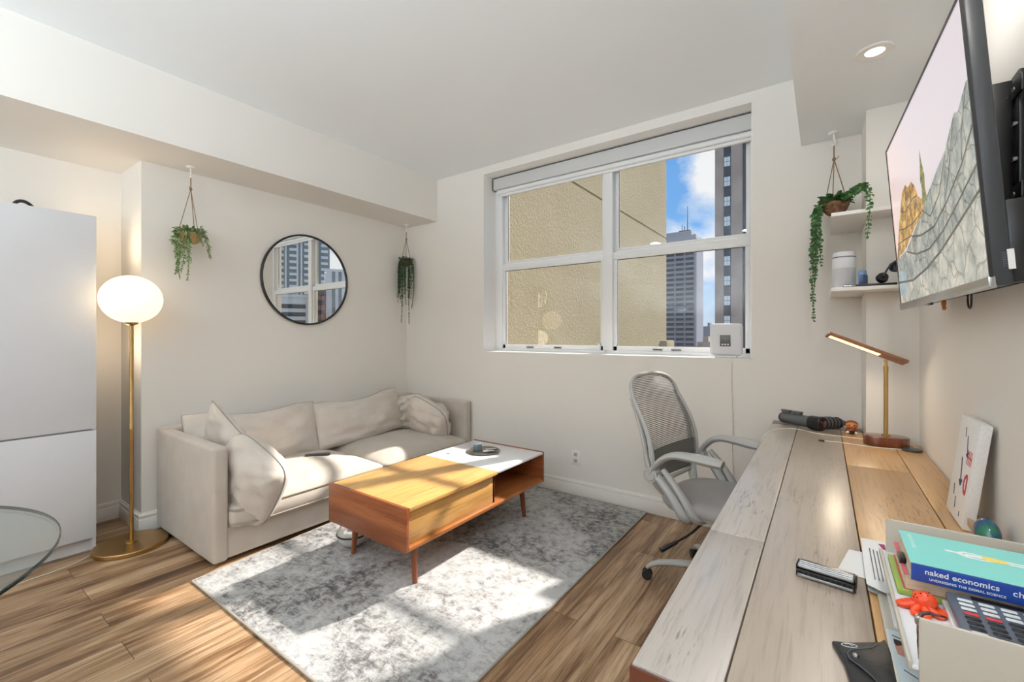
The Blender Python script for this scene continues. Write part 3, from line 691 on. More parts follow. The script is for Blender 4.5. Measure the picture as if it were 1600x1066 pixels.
def plant(label, hook, pot, r_pot, vines, leafmat, potmat, lw, name='hanging_plant', nfill=170, seed=1, hang=.0):
    rnd = random.Random(seed); pot = Vector(pot); hk = Vector(hook)
    o = thing(name, label, 'plant', (pot.x, pot.y, pot.z-r_pot*.8))
    h = MB().lathe([(0, -.012), (.02, -.012), (.028, -.004), (.028, 0), (0, 0)], 24, Matrix.Translation(hk))
    h.tube([hk+Vector((0, 0, -.01)), hk+Vector((0, 0, -.04)), hk+Vector((.012, 0, -.06)), hk+Vector((0, 0, -.075)), hk+Vector((-.01, 0, -.062))], .005, 8, smooth=2)
    part('ceiling_hook', h, m_trim, o)
    kn = Vector((hk.x, hk.y, hk.z-.15)); tw = MB(); tw.tube([hk+Vector((0, 0, -.07)), kn], .0035, 6); tw.ell(kn, .009, .009, .012, 10, 8)
    tw.tube([kn, kn+Vector((.012, -.01, -.004)), kn+Vector((.022, -.014, .01))], .002, 5)
    for a in (20, 140, 260):
        q = pot+Vector((r_pot*.92*math.cos(math.radians(a)), r_pot*.92*math.sin(math.radians(a)), .012)); tw.tube([kn, q], .0024, 6)
    part('twine_hanger', tw, m_twine, o)
    T = Matrix.Translation(pot)
    part('pot', MB().lathe([(0, -r_pot*.8), (r_pot*.5, -r_pot*.76), (r_pot*.85, -r_pot*.4), (r_pot, .0), (r_pot*.98, .012), (r_pot*.88, .01), (r_pot*.8, -.01), (0, -.012)], 32, T), potmat, o)
    f = MB()
    for _ in range(nfill):
        a = rnd.uniform(0, 2*PI); rr = r_pot*math.sqrt(rnd.random())*1.05
        p = pot+Vector((rr*math.cos(a), rr*math.sin(a), .005+rnd.random()*.035))
        leaf(f, p, Vector((math.cos(a)*.8, math.sin(a)*.8, rnd.uniform(-.3, .9))), Vector((0, 0, 1)), lw[0]*rnd.uniform(.8, 1.5), lw[1]*rnd.uniform(.9, 1.4))
    part('foliage', f, leafmat, o)
    for path, dens in vines:
        P = [pot+Vector(q) for q in path]
        for _ in range(2): 
            Q = [P[0]]
            for a, b in zip(P, P[1:]): Q += [a*.75+b*.25, a*.25+b*.75]
            P = Q+[P[-1]]
        v = MB(); v.tube(P, .0014, 5, mi=1); acc = 0; k = 0
        total = sum((b-a).length for a, b in zip(P, P[1:])); run = 0
        for a, b in zip(P, P[1:]):
            seg = (b-a).length; tdir = (b-a).normalized()
            while acc < seg:
                p = a+tdir*acc; fr = (run+acc)/total
                side = tdir.cross(Vector((rnd.uniform(-1, 1), rnd.uniform(-1, 1), .2)))
                if side.length < .1: side = Vector((1, 0, 0))
                side.normalize(); sc = 1.0-.45*max(0, fr-.55)/.45
                for sg in (1, -1): leaf(v, p, side*sg*.9+tdir*.75+Vector((0, 0, -.1)), Vector((0, 0, 1)) if abs(tdir.z) < .6 else Vector((rnd.uniform(-1, 1), rnd.uniform(-1, 1), .3)), lw[0]*sc*rnd.uniform(.8, 1.15), lw[1]*sc)
                acc += dens*rnd.uniform(.8, 1.2); k += 1
            acc -= seg; run += seg
        part('vine', v, [leafmat, m_stem], o)
    return o
def rv(seed, n, r, lo, hi, dirs=None):
    rnd = random.Random(seed); out = []
    for i in range(n):
        a = rnd.uniform(0, 2*PI) if dirs is None else math.radians(dirs[i % len(dirs)]+rnd.uniform(-15, 15)); ln = rnd.uniform(lo, hi)
        c, s = math.cos(a), math.sin(a); j = lambda q: rnd.uniform(-q, q)
        out.append(([(r*.5*c, r*.5*s, .015), (r*1.05*c, r*1.05*s, .02), (r*1.35*c, r*1.35*s, -.05), (r*1.35*c+j(.01), r*1.35*s+j(.01), -ln*.6), (r*1.3*c+j(.02), r*1.3*s+j(.02), -ln)], .0125))
    return out
plant('pale green hanging plant above the near end of the sofa', (-3.47, 1.16, ZS), (-3.462, 1.155, 1.945), .072,
      rv(3, 7, .072, .07, .16, (195, 225, 290, 330, 20, 60, 250))+rv(5, 5, .06, .24, .32, (262, 292, 318, 345, 205)), m_leaf[0], m_coir2, (.025, .0125), seed=4, nfill=170)
plant('dark green hanging plant in the corner between sofa and window', (-3.50, 3.055, ZS), (-3.50, 3.05, 2.02), .058,
      rv(11, 18, .055, .24, .48, (200, 230, 260, 290, 320, 350, 20, 250, 300, 330))+rv(12, 2, .045, .60, .64, (290, 350)), m_leaf[1], m_coir, (.017, .012), nfill=200, seed=8)
plant('bushy trailing plant in a coir pot over the corner shelves', (.045, 3.035, ZS), (.048, 2.985, 1.985), .066,
      [([(-.03, -.01, .02), (-.075, -.02, .02), (-.10, -.03, -.06), (-.10, -.03, -.25), (-.10, -.03, -.45), (-.095, -.03, -.63)], .017),
       ([(-.03, .0, .02), (-.07, -.05, .015), (-.085, -.06, -.08), (-.085, -.06, -.25), (-.09, -.06, -.44)], .017),
       ([(-.02, .02, .02), (-.08, .02, .02), (-.095, .02, -.06), (-.09, .02, -.22), (-.085, .02, -.38)], .017),
       ([(-.02, -.02, .02), (-.06, -.08, .0), (-.07, -.09, -.10), (-.065, -.09, -.24), (-.06, -.085, -.34)], .017),
       ([(-.02, -.02, .02), (-.07, -.0, .02), (-.085, -.01, -.05), (-.08, -.02, -.16), (-.08, -.01, -.30)], .017),
       ([(.02, -.03, .02), (.07, -.18, .02), (.11, -.36, .0), (.125, -.41, -.06), (.12, -.415, -.16), (.112, -.415, -.27)], .019),
       ([(.02, -.03, .02), (.06, -.14, .02), (.09, -.30, -.01), (.11, -.41, -.03), (.112, -.415, -.10)], .019)], m_leaf[2], m_coir, (.025, .021), nfill=170, seed=21)

# ------------------------------------------------------------------ outlet, router, downlight
def outlet():
    o = thing('wall_outlet', 'white double power outlet on the wall under the window', 'outlet', (-1.61, YF, .242))
    part('cover_plate', MB().box(-1.648, -1.572, YF-.006, YF, .243, .357, .003), m_trim, o)
    for z in (.276, .324):
        s = part('socket', MB().box(-1.626, -1.594, YF-.0085, YF-.005, z-.015, z+.015, .003), m_cream, o)
        part('slot', MB().box(-1.617, -1.614, YF-.0092, YF-.008, z-.002, z+.008).box(-1.606, -1.603, YF-.0092, YF-.008, z-.002, z+.007).cyl((-1.610, YF-.0092, z-.008), (-1.610, YF-.008, z-.008), .0025, seg=10), m_dark, s)
outlet()
def router():
    o = thing('window_router', 'white rounded wireless router standing on the window sill', 'router', (-.532, 3.215, WZ0+.006))
    part('foot', MB().box(-.60, -.465, 3.19, 3.245, WZ0+.006, WZ0+.022, .006), m_white, o)
    part('body', MB().box(-.632, -.432, 3.192, 3.24, WZ0+.020, 1.352, .022, 4), m_white, o)
    sc = part('screen', MB().box(-.566, -.502, 3.189, 3.194, 1.20, 1.275, .003), mat('router_screen', lin(86, 86, 84), .25), o)
    b = MB()
    for k in range(3): b.box(-.557+k*.017, -.545+k*.017, 3.1882, 3.1895, 1.207, 1.217)
    part('indicator', b, m_trim, sc)
router()
solo('router_cord', MB().tube([(-.49, 3.18, WZ0+.012), (-.487, 3.143, WZ0-.01), (-.488, 3.142, .9), (-.478, 3.142, .7), (-.485, 3.142, .5), (-.472, 3.142, .25), (-.47, 3.14, .13)], .0028, 7, smooth=2), mat('wall_white_cord', lin(222, 215, 206), .5),
     'thin white cord dropping down the wall from the router', 'cord', (-.48, 3.142, .12))
def downlight(c, label):
    o = thing('recessed_downlight', label, 'ceiling light', c); T = Matrix.Translation(c)
    part('trim_ring', MB().lathe([(.032, -.001), (.032, -.004), (.058, -.006), (.062, -.003), (.062, 0), (.032, 0)], 48, T, loop=True), m_trim, o)
    part('lens', MB().lathe([(0, -.0035), (.031, -.0035), (.031, -.0008), (0, -.0008)], 32, T), emit('downlight_lens', lin(255, 252, 244), 2.2), o)
for y in (1.50, .75): downlight((.164, y, ZS), 'added unseen soffit downlight ' + ('above the near half of the television' if y > 1 else 'above the desk tray'))  # fittings for the two added soffit lamps
downlight((.164, 2.257, ZS), 'small round lit downlight in the soffit above the television')
lamp('downlight_lamp', 'AREA', (.164, 2.257, ZS-.012), .9, (1, .95, .88), .06, (.164, 2.257, 0))
for q in DN: downlight((q[0], q[1], ZC), 'added ceiling fill downlight behind the camera, ' + ('nearer the desk side' if q[0] > -1.5 else 'nearer the cabinet side'))  # fittings for the added ceiling fill lamps
for q in UP:  # lamp bodies made up to hold the added ceiling uplights
    o = thing('added_torchiere', 'added white fill uplighter behind the camera, ' + ('nearer the desk' if q[0] > -2 else 'nearer the cabinet'), 'floor lamp', (q[0], q[1], 0)); T = Matrix.Translation((q[0], q[1], 0))
    part('base', MB().lathe([(0, 0), (.14, 0), (.14, .02), (0, .025)], 32, T), m_white, o); part('pole', MB().cyl((q[0], q[1], .02), (q[0], q[1], 1.75), .012), m_white, o)
    part('bowl', MB().lathe([(0, 1.74), (.05, 1.745), (.2, 1.835), (.205, 1.845), (.19, 1.845), (.05, 1.76), (0, 1.755)], 48, T), m_white, o)

# ------------------------------------------------------------------ desk
ZD = .755
dk = lin(78, 58, 42)
m_dA = wood('desk_plank_sheen_pale', [(.25, lin(162, 151, 141)), (.5, lin(180, 171, 163)), (.75, lin(190, 183, 175))], axis=1, rough=.34, stretch=7, scale=2.4, knots=dk, coat=1, loc=(.3, 0, 0), Coat_Roughness=.34, Coat_IOR=2.3)  # greyish brown wood, paled so its colour carries part of the window sheen
m_dB = wood('desk_plank_sheen_tan', [(.25, lin(150, 131, 113)), (.5, lin(170, 153, 136)), (.75, lin(184, 168, 151))], axis=1, rough=.34, stretch=7, scale=2.4, knots=dk, coat=1, loc=(2.3, 1, 0), Coat_Roughness=.34, Coat_IOR=2.3)  # wood tone also lightened to hold some reflected window sheen
m_dC = wood('desk_plank_honey', [(.25, lin(172, 128, 78)), (.5, lin(196, 152, 98)), (.75, lin(208, 168, 116))], axis=1, rough=.36, stretch=6, scale=2.2, knots=lin(120, 84, 52), coat=.5, loc=(5.1, 3, 0), Coat_Roughness=.36, Coat_IOR=1.7)
m_dE = wood('desk_apron_mahogany', [(.25, lin(44, 20, 14)), (.5, lin(78, 36, 22)), (.75, lin(104, 52, 32))], axis=0, rough=.3, stretch=9, coat=.5)
m_dback = wood('desk_breadboard', [(.25, lin(84, 56, 40)), (.5, lin(110, 76, 54)), (.75, lin(128, 92, 66))], axis=0, rough=.34, stretch=9, coat=.4)
def desk():
    x0, x1, y0, y1 = -.252, .366, .684, 3.120; th = .04
    o = thing('plank_desk', 'long rustic plank desk running along the right wall', 'desk', ((x0+x1)/2, 1.9, 0))
    g = .0012; ye = 3.00
    def pl(a, b, c, d, m):
        part('plank', MB().box(a+g, b-g, c+g, d-g, ZD-th, ZD, .0022, 2), m, o)
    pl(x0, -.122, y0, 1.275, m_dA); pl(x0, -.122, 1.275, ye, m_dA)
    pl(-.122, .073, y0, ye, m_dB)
    pl(.073, .268, y0, 2.23, m_dC); pl(.073, .268, 2.23, 2.80, m_dC)
    pl(.268, x1, y0, 1.80, m_dC); pl(.268, x1, 1.80, 2.80, m_dC)
    pl(.073, .168, 2.80, ye, m_dC)
    part('breadboard_end', MB().box(x0, .168, ye+g, y1, ZD-th, ZD, .0022, 2), m_dback, o)
    part('apron', MB().box(x0-.0006, x0+.0006, y0-.005, y1, ZD-.125, ZD-.004), m_dE, o)
    part('apron', MB().box(x0-.0006, x1-.002, y0-.005, y0, ZD-.125, ZD-.003, .001), m_dE, o)
    for x in (x0+.045, x1-.06):
        for y in (y0+.045, 2.74): part('leg', MB().box(x-.035, x+.035, y-.035, y+.035, 0, ZD-th-.002, .004), m_dE, o)
desk()

m_wbase = wood('lamp_walnut', [(.25, lin(78, 36, 22)), (.5, lin(112, 56, 34)), (.75, lin(140, 78, 50))], axis=2, rough=.22, stretch=22, coat=.6)
m_led = emit('led_strip', lin(255, 230, 186), 1.35)
def stadium(hx, hy, n=12):
    return [(hx-hy+hy*math.cos(a), hy*math.sin(a)) for a in [(-PI/2+PI*i/n) for i in range(n+1)]]+[(-(hx-hy)+hy*math.cos(a), hy*math.sin(a)) for a in [(PI/2+PI*i/n) for i in range(n+1)]]
def desk_lamp():
    c = Vector((.238, 2.716, ZD)); T = Matrix.Translation(c) @ Matrix.Rotation(math.radians(8), 4, 'Z')
    o = thing('desk_lamp', 'brass desk lamp with walnut base and slanting lit wooden bar', 'desk lamp', c)
    part('base', MB().prism(stadium(.086, .058, 16), 0, .046, .007, T, seg=3), m_wbase, o)
    T2 = Matrix.Translation((c.x, c.y, 0))
    part('pole', MB().lathe([(0, ZD+.046), (.017, ZD+.046), (.017, ZD+.051), (.0085, ZD+.053), (.0085, 1.10), (0, 1.10)], 24, T2), m_brass, o)
    part('joint', MB().lathe([(0, 1.10), (.0095, 1.10), (.0095, 1.128), (.006, 1.130), (.006, 1.158), (0, 1.158)], 20, T2).cyl((c.x, c.y-.010, 1.152), (c.x, c.y+.010, 1.152), .008), m_brass, o)
    # bar: from its low right end up to the left, rolled a little toward the viewer
    A, B = Vector((.312, 2.73, 1.146)), Vector((.012, 2.64, 1.281)); d = (B-A)
    M = frame_mat(A+d*.5, d, d.cross(Vector((-.1, -.40, -.90)))); hl = d.length/2
    part('head', MB().box(-hl, hl, -.024, .024, -.008, .008, .006, 3, M=M), wood('lamp_head_wood', [(.3, lin(146, 96, 66)), (.7, lin(176, 124, 90))], axis=0, rough=.35), o)
    s = 1 if (M.to_3x3() @ Vector((0, 0, 1))).z < 0 else -1
    part('light_strip', MB().box(-.06, hl-.012, -.011, .013, s*.0080, s*.0094, M=M), m_led, o)
    part('end_cap', MB().box(hl-.006, hl+.001, -.022, .022, -.0055, .0055, .003, M=M), m_silver, o)
    zz = (M.to_3x3() @ Vector((0, 0, s)))
    p = A+d*.62+zz*.02
    lamp('desk_lamp_light', 'AREA', p, .9, (1, .84, .62), .12, p+zz)
desk_lamp()
m_cable = mat('white_cable', lin(226, 218, 206), .45)
def charging_cable():
    z = ZD+.0026
    o = thing('charging_cable', 'thin white cable looping around the desk lamp base to the desk edge', 'cable', (.0, 2.75, ZD))
    part('wire', MB().tube([(.0, 2.640, z), (.06, 2.650, z), (.14, 2.628, z), (.26, 2.630, z), (.33, 2.68, z), (.345, 2.76, z), (.30, 2.80, z), (.15, 2.795, z), (.10, 2.80, z), (.0, 2.815, z), (-.06, 2.83, z), (-.12, 2.90, z), (-.20, 2.86, z), (-.246, 2.72, z), (-.262, 2.60, ZD-.01), (-.272, 2.56, ZD-.10)], .0024, 7, smooth=3), m_cable, o)
    part('plug', MB().box(-.022, .002, 2.634, 2.646, ZD, ZD+.007, .002), m_black, o)
charging_cable()
solo('wireless_charger', MB().lathe([(0, 0), (.036, 0), (.037, .004), (.034, .009), (0, .009)], 40, Matrix.Translation((.322, 2.655, ZD))), m_grey_dark,
     'flat dark round charging puck at the desk edge right of the lamp', 'charger', (.322, 2.655, ZD))

m_gun = mat('gunmetal_plastic', lin(104, 108, 111), .28, metal=.5)
m_red = mat('red_mark', lin(200, 40, 56), .4)
def massage_gun():
    o = thing('massage_gun', 'dark grey cordless massage gun lying at the far end of the desk', 'massage gun', (-.07, 3.04, ZD))
    r = .033; z = ZD+r+.004
    A, B = Vector((-.196, 3.035, z)), Vector((-.02, 2.925, z)); d = (B-A).normalized()
    part('barrel', MB().cyl(A, A+d*.165, r-.003, r, 28), m_gun, o)
    part('end_cap', MB().cyl(A-d*.014, A, .024, .031, 28), m_black, o)
    h = part('motor_head', MB().cyl(A+d*.160, A+d*.218, r+.004, r+.006, 32).cyl(A+d*.218, A+d*.224, r+.006, r+.001, 32), m_black, o)
    cc = A+d*.2245; n = d; s = n.cross(Vector((0, 0, 1))).normalized(); u = Vector((0, 0, 1))
    part('red_button', MB().cyl(cc+s*-.012+u*-.012, cc+s*-.012+u*-.012+n*.002, .007, seg=14).cyl(cc+s*.012+u*.012, cc+s*.012+u*.012+n*.002, .004, seg=12), m_red, h)
    part('handle', MB().tube([A+d*.19, A+d*.19+Vector((.055, .045, 0)), A+d*.19+Vector((.11, .085, 0))], [.031, .033, .024], 20).cyl(A+d*.19+Vector((.105, .082, 0)), A+d*.19+Vector((.125, .095, 0)), .012, .014), m_gun, o)
    gr = MB()
    for k in range(5):
        c0 = A+d*.19+Vector((.028+.016*k, .023+.0125*k, 0)); dd = Vector((.8, .62, 0)).normalized(); rr = .0335 if k < 3 else .030
        gr.cyl(c0, c0+dd*.005, rr+.0016, seg=24)
    part('grip_ring', gr, m_black, o)
    for k in (.02, .085):
        q = A+d*k+Vector((0, 0, r-.004)); part('clip', MB().box(-.024, .024, -.012, .012, 0, .014, .003, M=frame_mat(q, d, -s)).box(-.027, .027, -.014, .014, .014, .019, .002, M=frame_mat(q, d, -s)), m_gun, o)
massage_gun()
m_amber = mat('amber_vinyl', lin(196, 124, 66), .35); m_rust = mat('rust_vinyl', lin(140, 58, 26), .4)
def figurine():
    c = Vector((.118, 2.925, ZD))
    o = thing('toy_figurine', 'tiny brown and orange toy figure beside the desk lamp base', 'figurine', c)
    part('body', MB().ell(c+Vector((0, 0, .017)), .026, .021, .018), m_rust, o)
    part('head', MB().ell(c+Vector((0, -.002, .046)), .027, .022, .020), m_amber, o)
    part('cap', MB().ell(c+Vector((0, .004, .053)), .028, .022, .018), m_rust, o)
    [part('eye', MB().ell(c+Vector((x, -.0225, .049)), .0035), m_black, o) for x in (-.010, .010)]
    [part('paw', MB().ell(c+Vector((x, -.018, .010)), .007), m_trim, o) for x in (-.017, .018)]
    part('camera', MB().box(c.x-.008, c.x+.012, c.y-.028, c.y-.018, ZD+.010, ZD+.023, .002), m_black, o)
figurine()

# ------------------------------------------------------------------ things lying on the near half of the desk
def harmonica():
    c = Vector((.003, 1.145, ZD)); T = Matrix.Translation(c) @ Matrix.Rotation(math.radians(-7), 4, 'Z')
    o = thing('harmonica', 'silver and black harmonica lying on the pale desk planks', 'harmonica', c, 0)
    part('comb', MB().box(-.051, .051, -.020, .020, .010, .019, .0015, M=T), m_black, o)
    m_hs = mat('harmonica_steel', lin(150, 148, 146), .3, metal=1.0)
    part('cover_plate', MB().box(-.050, .050, -.017, .019, .019, .0285, .004, 3, M=T), m_hs, o)
    part('cover_plate', MB().box(-.050, .050, -.017, .019, .0005, .010, .004, 3, M=T), m_hs, o)
    b = MB(); g = MB()
    for k in range(3):
        b.cyl(T @ Vector((-.046, -.0145+k*.0085, .0283)), T @ Vector((.046, -.0145+k*.0085, .0283)), .0021, seg=10)
        g.box(-.046, .046, -.0118+k*.0085, -.0092+k*.0085, .0282, .0287, M=T)
    part('ridge', b, m_silver, o); part('groove', g, m_black, o)
    b = MB()
    for k in range(10): b.box(-.045+k*.0095, -.039+k*.0095, -.0207, -.0195, .0118, .0172, M=T)
    part('air_hole', b, mat('hole_black', lin(8), .8), o)
    for x in (-.0515, .0505): part('end_bracket', MB().box(x, x+.001, -.016, .016, .002, .027, M=T), m_dark, o)
harmonica()
m_leather = mottled('black_leather', [(.3, lin(20, 21, 24)), (.7, lin(34, 36, 40))], scale=120, rough=.38, bstr=.3, bdist=.002)
def glasses_case():
    z = ZD
    o = thing('leather_pouch', 'black leather glasses pouch with snap flap at the front of the desk', 'pouch', (.05, .88, ZD))
    pts = [(.010, .918), (.030, .9265), (.083, .966), (.100, .86), (.104, .76), (.045, .74), (.036, .80), (.026, .87)]
    part('body', MB().prism(pts, z+.0005, z+.009, .0035, seg=3), m_leather, o)
    flap = [(.083, .967), (.073, .948), (.062, .930), (.048, .918), (.034, .906), (.028, .892), (.031, .876), (.044, .866), (.058, .850), (.070, .826), (.080, .79), (.1045, .76), (.1005, .86)]
    part('flap', MB().prism(flap, z+.0088, z+.0118, .0012, seg=2), m_leather, o)
    part('stitching', MB().tube([(x+(.07-x)*.06, y+(.86-y)*.05, z+.0121) for x, y in flap[1:-2]], .0005, 5), mat('grey_thread', lin(110, 112, 116), .7), o)
    part('snap', MB().lathe([(0, .0118), (.0048, .0118), (.0040, .0142), (.0022, .0152), (0, .0155)], 20, Matrix.Translation((.041, .890, z))), m_silver, o)
    e = MB().tube([(.034+.010*math.cos(a)*1.05-.0, .918+.0052*math.sin(a)+.004*math.cos(a), z+.0092) for a in [2*PI*i/24 for i in range(24)]], .0007, 5, closed=True)
    e.tube([(.028, .918, z+.0092), (.034, .922, z+.0092), (.039, .919, z+.0092)], .0007, 5)
    part('emblem', e, mat('emblem_white', lin(214, 216, 218), .5), o)
glasses_case()
m_paper = mat('white_paper', lin(232, 232, 232), .7); m_ink = mat('grey_ink', lin(92, 94, 104), .8); m_mag = mat('magenta_print', lin(150, 40, 104), .6)
solo('envelope', MB().plate([(.024, 1.213, ZD+.001), (.049, 1.344, ZD+.001), (.118, 1.345, ZD+.001), (.118, 1.196, ZD+.001)], (0, 0, 1), .0018), m_paper,
     'blank white envelope sticking out left of the letter tray', 'envelope', (.07, 1.27, ZD))
def letter():
    o = thing('printed_letter', 'folded printed letter with a magenta mark beside the letter tray', 'paper', (.1, 1.27, ZD+.003))
    z = ZD+.0185
    part('sheet', MB().plate([(.074, 1.392, z), (.150, 1.40, z), (.130, 1.12, z+.002), (.096, 1.12, z+.002), (.070, 1.142, z)], (0, 0, 1), .0012), m_paper, o)
    part('stamp', MB().plate([(.106, 1.374, z+.0013), (.118, 1.378, z+.0013), (.118, 1.342, z+.0013), (.113, 1.345, z+.0013)], (0, 0, 1), .0003), m_mag, o)
    b = MB()
    for k in range(3):
        x = .086+k*.0065; b.plate([(x, 1.335-k*.004, z+.0013), (x+.0022, 1.335-k*.004, z+.0013), (x+.0005, 1.17, z+.0016), (x-.0012, 1.17, z+.0016)], (0, 0, 1), .0003)
    part('print', b, m_ink, o)
    part('lower_fold', MB().plate([(.072, 1.143, z-.012), (.075, 1.20, z-.004), (.112, 1.20, z-.004), (.110, 1.124, z-.012)], (0, 0, 1), .001), mat('grey_slip', lin(186, 190, 194), .6), o)
letter()

# ------------------------------------------------------------------ two tier letter tray and what lies in it
ZT = .832
TX0, TX1, TY0, TY1 = .100, .352, .800, 1.190
def letter_tray():
    o = thing('letter_tray', 'white two tier desk tray with upright ends near the camera', 'desk tray', (.226, 1.0, ZD))
    part('lower_shelf', MB().box(TX0-.014, TX1, TY0, TY1-.03, ZD+.006, ZD+.012, .002), m_cream, o)
    part('upper_shelf', MB().box(TX0-.004, TX1, TY0, TY1, ZT-.006, ZT, .002), m_white, o)
    part('front_lip', MB().box(TX0-.007, TX0-.002, TY0, TY1, ZT-.008, ZT+.004, .0015), m_cream, o)
    for y in (TY0, TY1): part('end_panel', MB().box(TX0+.004, TX1, y-.003, y+.003, ZD+.001, ZT+.067, .0022), m_cream, o)
    part('back_panel', MB().box(TX1-.005, TX1, TY0, TY1, ZD+.002, ZT+.06, .002), m_cream, o)
letter_tray()
def leaflet():
    z = ZD+.0125
    o = thing('leaflet', 'printed leaflet with a small portrait photo on the lower tray', 'leaflet', (.105, .93, z))
    part('sheet', MB().plate([(.088, 1.0, z), (.14, 1.0, z), (.15, .76, z), (.092, .76, z)], (0, 0, 1), .0012), mat('pale_blue_paper', lin(214, 226, 230), .6), o)
    h = part('portrait', MB().plate([(.0945, .966, z+.0013), (.118, .962, z+.0013), (.118, .922, z+.0013), (.096, .930, z+.0013)], (0, 0, 1), .0004), mat('portrait_skin', lin(196, 142, 120), .6), o)
    part('hair', MB().plate([(.0945, .972, z+.0018), (.118, .969, z+.0018), (.118, .957, z+.0018), (.106, .960, z+.0018), (.097, .953, z+.0018), (.0945, .958, z+.0018)], (0, 0, 1), .0003), mat('portrait_hair', lin(58, 44, 38), .7), h)
    part('print', MB().plate([(.094, .984, z+.0013), (.110, .978, z+.0013), (.110, .975, z+.0013), (.094, .981, z+.0013)], (0, 0, 1), .0003).plate([(.099, .893, z+.0013), (.118, .878, z+.0013), (.118, .875, z+.0013), (.099, .890, z+.0013)], (0, 0, 1), .0003), m_ink, o)
leaflet()
solo('paper_stack', MB().box(TX0+.0, TX1-.01, TY0+.21, TY1-.05, ZD+.0125, ZD+.018, .001), m_paper, 'white papers lying on the lower tier of the tray', 'paper', (.22, 1.06, ZD+.0125))
m_teal_c = mat('teal_cover', lin(136, 218, 212), .3); m_blue_c = mat('blue_spine', lin(28, 66, 150), .3); m_page = mottled('book_pages', [(.4, lin(206, 180, 150)), (.6, lin(226, 206, 182))], scale=40, vec=(1, 1, 18), rough=.9)
m_greenb = mat('green_cover', lin(150, 172, 80), .35); m_pinkc = mat('pink_cover', lin(206, 92, 108), .35); m_yel = mat('yellow_print', lin(244, 216, 116), .5); m_wprint = mat('white_print', lin(240, 244, 246), .5)
bx = TX1-.012
def books():
    g = thing('green_book', 'thin green book at the bottom of the stack in the tray', 'book', (.22, 1.09, ZT), 0, 'books in the letter tray')
    part('cover', MB().box(.1035, .300, 1.006, 1.150, ZT+.0004, ZT+.010, .0012), m_greenb, g)
    part('pages', MB().box(.1065, .298, 1.0045, 1.148, ZT+.002, ZT+.0085), m_greenb, g)
    z = ZT+.0103
    p = thing('pink_book', 'thick pink covered book in the middle of the tray stack', 'book', (.22, 1.09, z), 0, 'books in the letter tray')
    part('pages', MB().box(.1145, bx-.003, 1.010, 1.148, z+.0010, z+.0250), m_page, p)
    part('cover', MB().box(.112, bx, 1.0085, 1.150, z, z+.0012).box(.112, bx, 1.0085, 1.150, z+.0248, z+.0262).box(bx-.0014, bx, 1.0085, 1.150, z, z+.026), m_pinkc, p)
    z += .0265
    n = thing('teal_book', 'teal book with blue spine on top of the tray stack', 'book', (.23, 1.07, z), 0, 'books in the letter tray')
    part('pages', MB().box(.1205, bx-.002, .995, 1.142, z+.0012, z+.0258), m_page, n)
    cv = part('cover', MB().box(.119, bx, .990, 1.144, z+.0258, z+.0272).box(.119, bx, .990, 1.144, z, z+.0012), m_teal_c, n)
    sp = part('spine', MB().box(.119, bx, .9885, .9918, z, z+.0272, .0008), m_blue_c, n)
    part('cover_band', MB().box(.119, bx, .9890, .9925, z+.0268, z+.0275), m_blue_c, sp)
    M = Matrix.Translation((.1355, .98845, z+.0145)) @ Matrix.Rotation(PI/2, 4, 'X')
    part('title', text_mesh('naked economics', .0122, M, .0002, .98, 1.02, .0002), m_wprint, sp)
    M = Matrix.Translation((.141, .98845, z+.0055)) @ Matrix.Rotation(PI/2, 4, 'X')
    part('subtitle', text_mesh('UNDRESSING THE DISMAL SCIENCE', .0052, M, .0002, 1.0, 1.05, .00008), m_wprint, sp)
    M = Matrix.Translation((.2345, .98845, z+.012)) @ Matrix.Rotation(PI/2, 4, 'X')
    part('author', text_mesh('cha', .0125, M, .0002, 1.05, 1.02, .00012), m_wprint, sp)
    zc = z+.0274
    M = Matrix.Translation((.130, 1.132, zc)) @ Matrix.Rotation(-PI/2, 4, 'Z')
    part('cover_title', text_mesh('naked economics', .0115, M, .0001, .85, 1.0), mat('faint_print', lin(212, 240, 236), .4), cv)
    e = lambda cx, cy, rx, ry, k=18: [(cx+rx*math.cos(2*PI*i/k), cy+ry*math.sin(2*PI*i/k), zc) for i in range(k)]
    f = MB(); up = (0, 0, 1); th = .0002
    f.plate(e(.182, 1.083, .008, .0035), up, th); f.plate([(.188, 1.084, zc), (.200, 1.094, zc), (.214, 1.093, zc), (.230, 1.088, zc), (.230, 1.085, zc), (.214, 1.0885, zc), (.201, 1.0895, zc), (.196, 1.083, zc), (.203, 1.074, zc), (.216, 1.071, zc), (.232, 1.074, zc), (.232, 1.070, zc), (.215, 1.067, zc), (.200, 1.069, zc), (.188, 1.080, zc)], up, th)
    f.plate([(.200, 1.086, zc), (.222, 1.086, zc), (.222, 1.076, zc), (.200, 1.076, zc)], up, th)
    f.plate([(.246, 1.087, zc), (.30, 1.085, zc), (.30, 1.081, zc), (.246, 1.082, zc)], up, th); f.plate([(.246, 1.078, zc), (.30, 1.076, zc), (.30, 1.072, zc), (.246, 1.073, zc)], up, th)
    part('cover_figure', f, m_wprint, cv)
    f = MB(); f.plate([(.221, 1.090, zc+.0001), (.235, 1.090, zc+.0001), (.250, 1.086, zc+.0001), (.251, 1.074, zc+.0001), (.236, 1.071, zc+.0001), (.222, 1.073, zc+.0001)], up, .0003); part('cover_shorts', f, m_yel, cv)
    c = thing('binder_clip', 'small black binder clip on the page edge of the stacked books', 'clip', (.113, 1.075, z))
    part('jaw', MB().box(.1105, .1195, 1.050, 1.082, z-.002, z+.009, .0015), m_black, c)
    part('handle', MB().tube([(.1105, 1.056, z+.009), (.108, 1.058, z+.018), (.108, 1.066, z+.020), (.108, 1.074, z+.018), (.1105, 1.076, z+.009)], .0006, 6), m_silver, c)
books()
